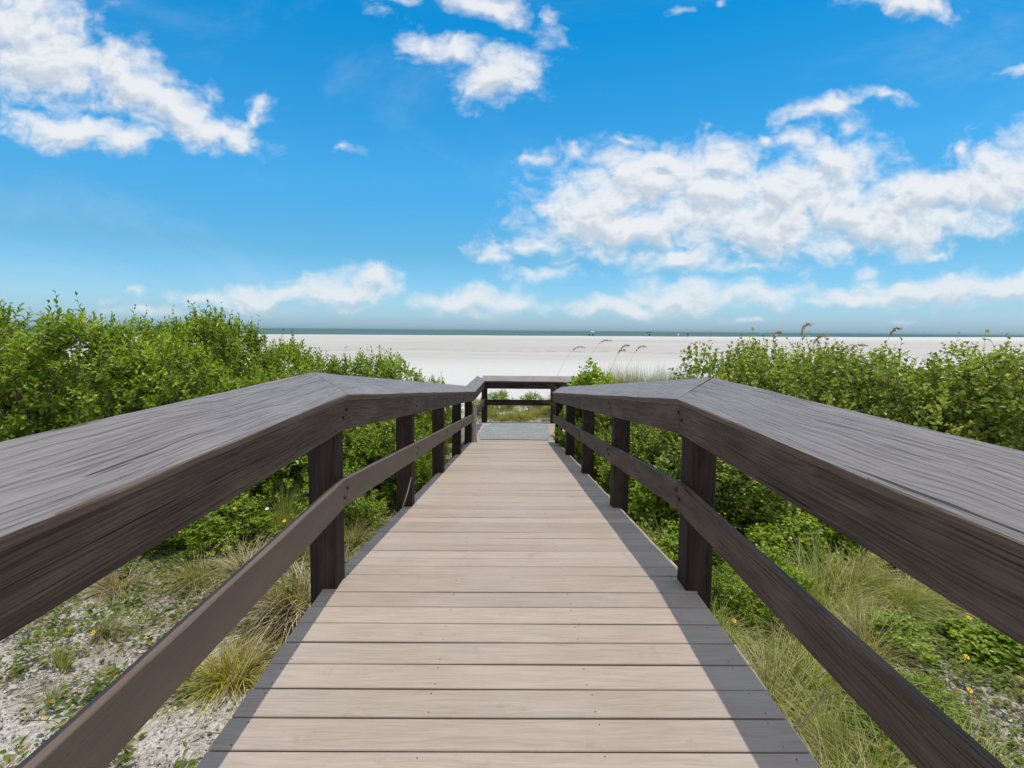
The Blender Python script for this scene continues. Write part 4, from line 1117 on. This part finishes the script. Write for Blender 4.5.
# cumulus layout: direction (as image point), half sizes in image units, tilt, thinness
CL = [(15, 25, 62, 36, 0, 0), (50, 60, 64, 34, 12, 0), (122, 78, 54, 26, 22, 0), (168, 104, 36, 20, 26, 0), (75, 132, 62, 15, 6, 0), (120, 134, 36, 11, 4, 0), (185, 126, 42, 14, 10, .0), (235, 130, 34, 12, 14, .05), (263, 107, 15, 12, 0, 0), (205, 88, 26, 9, 30, .45),
      (420, 44, 24, 13, 25, 0.05), (455, 50, 34, 12, 10, 0.1), (493, 75, 38, 24, 10, 0), (525, 68, 22, 16, 0, .05), (485, 8, 36, 14, 20, .15), (552, 26, 24, 16, 30, .3), (380, 14, 24, 9, 20, .5), (395, 0, 22, 5, 0, .1),
      (905, 6, 48, 10, 5, .1), (1016, 71, 18, 6, 0, .15), (728, 2, 9, 5, 0, .1), (672, 8, 12, 7, -30, .4),
      (590, 213, 58, 38, 0, 0), (790, 192, 80, 28, 0, 0), (900, 220, 80, 26, -5, 0), (640, 228, 70, 24, 0, 0), (640, 190, 75, 36, 0, 0), (710, 205, 90, 42, 0, 0), (775, 225, 90, 30, 0, 0), (850, 210, 85, 30, 0, 0), (930, 195, 75, 26, -12, 0), (1000, 185, 60, 34, -20, 0), (1060, 175, 60, 42, 0, 0),
      (665, 158, 42, 14, 0, .05), (725, 160, 45, 16, 0, .05), (835, 168, 36, 22, 30, 0), (860, 148, 26, 18, 40, .05), (820, 110, 50, 9, -14, .1), (880, 98, 24, 9, 10, .1), (845, 130, 20, 8, 10, .2), (790, 141, 14, 7, 0, .1), (765, 143, 12, 6, 0, .1), (968, 150, 15, 5, 5, .15),
      (540, 154, 20, 6, -10, .15), (580, 147, 22, 7, 0, .1), (615, 143, 10, 5, 0, .3),
      (493, 251, 26, 15, 0, 0), (537, 244, 17, 12, 0, 0), (546, 277, 28, 7, 0, .05), (678, 262, 45, 13, 0, .12), (745, 268, 50, 8, 0, .3), (870, 270, 17, 5, 0, .1), (930, 250, 60, 7, -3, .4), (530, 195, 16, 9, 0, .35),
      (285, 296, 95, 10, -2, .05), (350, 286, 46, 12, 0, 0), (215, 298, 44, 7, 0, .2), (485, 301, 62, 10, 0, .0), (345, 153, 16, 7, -20, .3), (125, 296, 24, 7, 0, .3), (150, 312, 60, 9, 0, .35),
      (625, 307, 55, 9, 0, .0), (680, 296, 55, 13, 0, 0), (765, 296, 65, 9, 0, .0), (860, 298, 60, 9, 0, .0), (930, 291, 70, 12, 0, 0), (1015, 289, 60, 13, 0, 0), (900, 327, 30, 4, 0, .3), (750, 326, 30, 4, 0, .35)]
grp = bpy.data.node_groups.new('cloud_cover', 'ShaderNodeTree')
grp.interface.new_socket('P', in_out='INPUT', socket_type='NodeSocketVector'); grp.interface.new_socket('D', in_out='OUTPUT', socket_type='NodeSocketFloat')
g = NT(grp); gi = g.add('NodeGroupInput'); go = g.add('NodeGroupOutput'); best = None
P0 = gi.outputs[0]
n1 = g.add('ShaderNodeTexNoise'); n1.inputs['Scale'].default_value = 9; n1.inputs['Detail'].default_value = 3; g.link(P0, n1.inputs['Vector'])
sub = g.add('ShaderNodeVectorMath', operation='SUBTRACT'); g.link(n1.outputs['Color'], sub.inputs[0]); sub.inputs[1].default_value = (.5, .5, .5)
scl = g.add('ShaderNodeVectorMath', operation='MULTIPLY'); g.link(sub.outputs[0], scl.inputs[0]); scl.inputs[1].default_value = (.16, .09, 0)
wrp = g.add('ShaderNodeVectorMath', operation='ADD'); g.link(P0, wrp.inputs[0]); g.link(scl.outputs[0], wrp.inputs[1])
flt = g.add('ShaderNodeVectorMath', operation='MULTIPLY'); g.link(wrp.outputs[0], flt.inputs[0]); flt.inputs[1].default_value = (1, 1, 0)
for (x, y, rx, ry, tl, thin) in CL:
    u0, v0 = ray(x, y); u1, _ = ray(x + rx, y); _, v1 = ray(x, y - ry)
    mp = g.add('ShaderNodeMapping'); mp.vector_type = 'TEXTURE'
    mp.inputs['Location'].default_value = (u0, v0, 0); mp.inputs['Rotation'].default_value = (0, 0, R(-tl)); mp.inputs['Scale'].default_value = (abs(u1 - u0) * (1.85 if rx < 30 else 1.26), abs(v1 - v0) * (2.0 if rx < 30 else 1.32 if ry > 12 else 1.6), 1)
    g.link(flt.outputs[0], mp.inputs[0])
    ln = g.add('ShaderNodeVectorMath', operation='LENGTH'); g.link(mp.outputs[0], ln.inputs[0])
    d = ln.outputs['Value']
    thin += 0.40 if rx < 30 else (0.12 if ry < 12 else 0)
    if thin: d = g.math('ADD', d, thin)
    best = d if best is None else g.math('SMOOTH_MIN', best, d, 0.22)
nb1 = g.noise(P0, 1.0, 6, 0.62, 0.3, (9, 15, 1)); nb2 = g.noise(P0, 1.0, 5, 0.66, 0.0, (26, 38, 1))
q = g.math('SUBTRACT', 1.0, best); q = g.math('ADD', q, g.math('MULTIPLY', g.math('SUBTRACT', nb1, 0.5), 1.15)); q = g.math('ADD', q, g.math('MULTIPLY', g.math('SUBTRACT', nb2, 0.5), 0.62))
vo = g.add('ShaderNodeTexVoronoi'); vo.voronoi_dimensions = '2D'; vo.feature = 'F1'; vo.inputs['Scale'].default_value = 1.0
vo.inputs['Detail'].default_value = 2.5; vo.inputs['Roughness'].default_value = 0.55; vo.normalize = True
mv = g.add('ShaderNodeMapping'); mv.inputs['Scale'].default_value = (15, 24, 1); g.link(flt.outputs[0], mv.inputs[0]); g.link(mv.outputs[0], vo.inputs['Vector'])
q = g.math('ADD', q, g.math('MULTIPLY', g.math('SUBTRACT', 0.38, vo.outputs['Distance']), 1.25))
g.link(q, go.inputs[0])
def cloud(vec):
    n = t.add('ShaderNodeGroup'); n.node_tree = grp; t.link(vec, n.inputs[0]); return n.outputs[0]
def shifted(du, dv):
    n = t.add('ShaderNodeVectorMath', operation='ADD'); t.link(cc.outputs[0], n.inputs[0]); n.inputs[1].default_value = (du, dv, 0); return n.outputs[0]
d0 = cloud(cc.outputs[0]); d1 = cloud(shifted(0.005, 0.022)); d2 = d1
cover = t.mapr(d0, -0.18, 0.86)
body = t.math('MAXIMUM', d0, 0.0)
# how much cloud lies above this point of it: tops are lit, bellies are grey
shade = t.mapr(t.math('SUBTRACT', t.math('MULTIPLY', t.math('ADD', d0, d1), 0.5), t.math('MULTIPLY', t.math('SUBTRACT', d0, d1), 0.9)), 0.30, 1.45)
shade = t.math('ADD', shade, t.math('MULTIPLY', t.math('SUBTRACT', d2, d0), 0.55))
fine = t.noise(cc.outputs[0], 1.0, 5, 0.6, 0.2, (24, 34, 1))
shade = t.math('ADD', shade, t.math('MULTIPLY', t.math('SUBTRACT', fine, 0.5), 0.16), clamp=True)
ccol = t.mix(shade, (0.92, 0.937, 0.957), (0.64, 0.705, 0.785))
lowh = t.mapr(sep.outputs[2], 0.0, 0.22, 1.0, 0.0)      # distant low clouds are bluer
ccol = t.mix(t.math('MULTIPLY', lowh, 0.22), ccol, (0.42, 0.64, 0.80))
bg2 = t.add('ShaderNodeBackground'); t.link(ccol, bg2.inputs[0]); bg2.inputs[1].default_value = 0.95
front = t.mapr(sep.outputs[1], 0.03, 0.15); above = t.mapr(sep.outputs[2], 0.0, 0.03)
wisp = t.math('MULTIPLY', t.mapr(t.noise(cc.outputs[0], 1.0, 6, 0.6, 0.6, (1.6, 4.2, 1)), 0.50, 0.78), 0.20)
cover = t.math('MAXIMUM', cover, wisp)
fac = t.math('MULTIPLY', t.math('MULTIPLY', t.math('MULTIPLY', cover, front), above), 0.94)
mx = t.add('ShaderNodeMixShader'); t.link(fac, mx.inputs[0]); t.link(bg1.outputs[0], mx.inputs[1]); t.link(bg2.outputs[0], mx.inputs[2])
# unseen broken cumulus overhead and behind the viewer, added to whiten the fill light
den = t.math('ADD', t.math('MAXIMUM', sep.outputs[2], 0.0), 0.12)
bc = t.add('ShaderNodeCombineXYZ'); t.link(t.math('DIVIDE', sep.outputs[0], den), bc.inputs[0]); t.link(t.math('DIVIDE', sep.outputs[1], den), bc.inputs[1])
bn = t.noise(bc.outputs[0], 1.7, 6, 0.6)
rest = t.math('MAXIMUM', t.mapr(cv, 0.95, 1.25), t.mapr(sep.outputs[1], 0.10, 0.02))
bfac = t.math('MULTIPLY', t.math('MULTIPLY', t.mapr(bn, 0.37, 0.52), rest), above)
bg3 = t.add('ShaderNodeBackground'); bg3.inputs[0].default_value = (0.90, 0.92, 0.95, 1); bg3.inputs[1].default_value = 0.85
mx2 = t.add('ShaderNodeMixShader'); t.link(bfac, mx2.inputs[0]); t.link(mx.outputs[0], mx2.inputs[1]); t.link(bg3.outputs[0], mx2.inputs[2])
# plain sky and the added rear clouds outside the forward part of the sky
mxr = t.add('ShaderNodeMixShader'); t.link(t.math('MULTIPLY', t.mapr(bn, 0.37, 0.52), above), mxr.inputs[0]); t.link(bg1.outputs[0], mxr.inputs[1]); t.link(bg3.outputs[0], mxr.inputs[2])
sel = t.math('MULTIPLY', t.math('MULTIPLY', t.math('GREATER_THAN', sep.outputs[1], 0.02), t.math('LESS_THAN', cv, 1.25)), t.math('GREATER_THAN', sep.outputs[2], 0.0))
mxo = t.add('ShaderNodeMixShader'); t.link(sel, mxo.inputs[0]); t.link(mxr.outputs[0], mxo.inputs[1]); t.link(mx2.outputs[0], mxo.inputs[2])
t.link(mxo.outputs[0], out.inputs[0])
w.cycles.sampling_method = 'MANUAL'; w.cycles.sample_map_resolution = 512

sl = bpy.data.lights.new('sun', 'SUN'); sl.energy = 3.2; sl.angle = R(0.53); sl.color = (1.0, 0.92, 0.80)
so = bpy.data.objects.new('sun', sl); COL.objects.link(so); so.rotation_euler = SUN.to_track_quat('Z', 'Y').to_euler(); so.location = (0, 0, 30)

vs = scene.view_settings; vs.view_transform = 'Standard'; vs.look = 'None'; vs.exposure = 0.0; vs.gamma = 1.0; vs.use_curve_mapping = False
scene.cycles.use_denoising = True
scene.cycles.max_bounces = 8; scene.cycles.diffuse_bounces = 4; scene.cycles.glossy_bounces = 2; scene.cycles.transmission_bounces = 4
scene.cycles.use_adaptive_sampling = True; scene.cycles.adaptive_threshold = 0.02
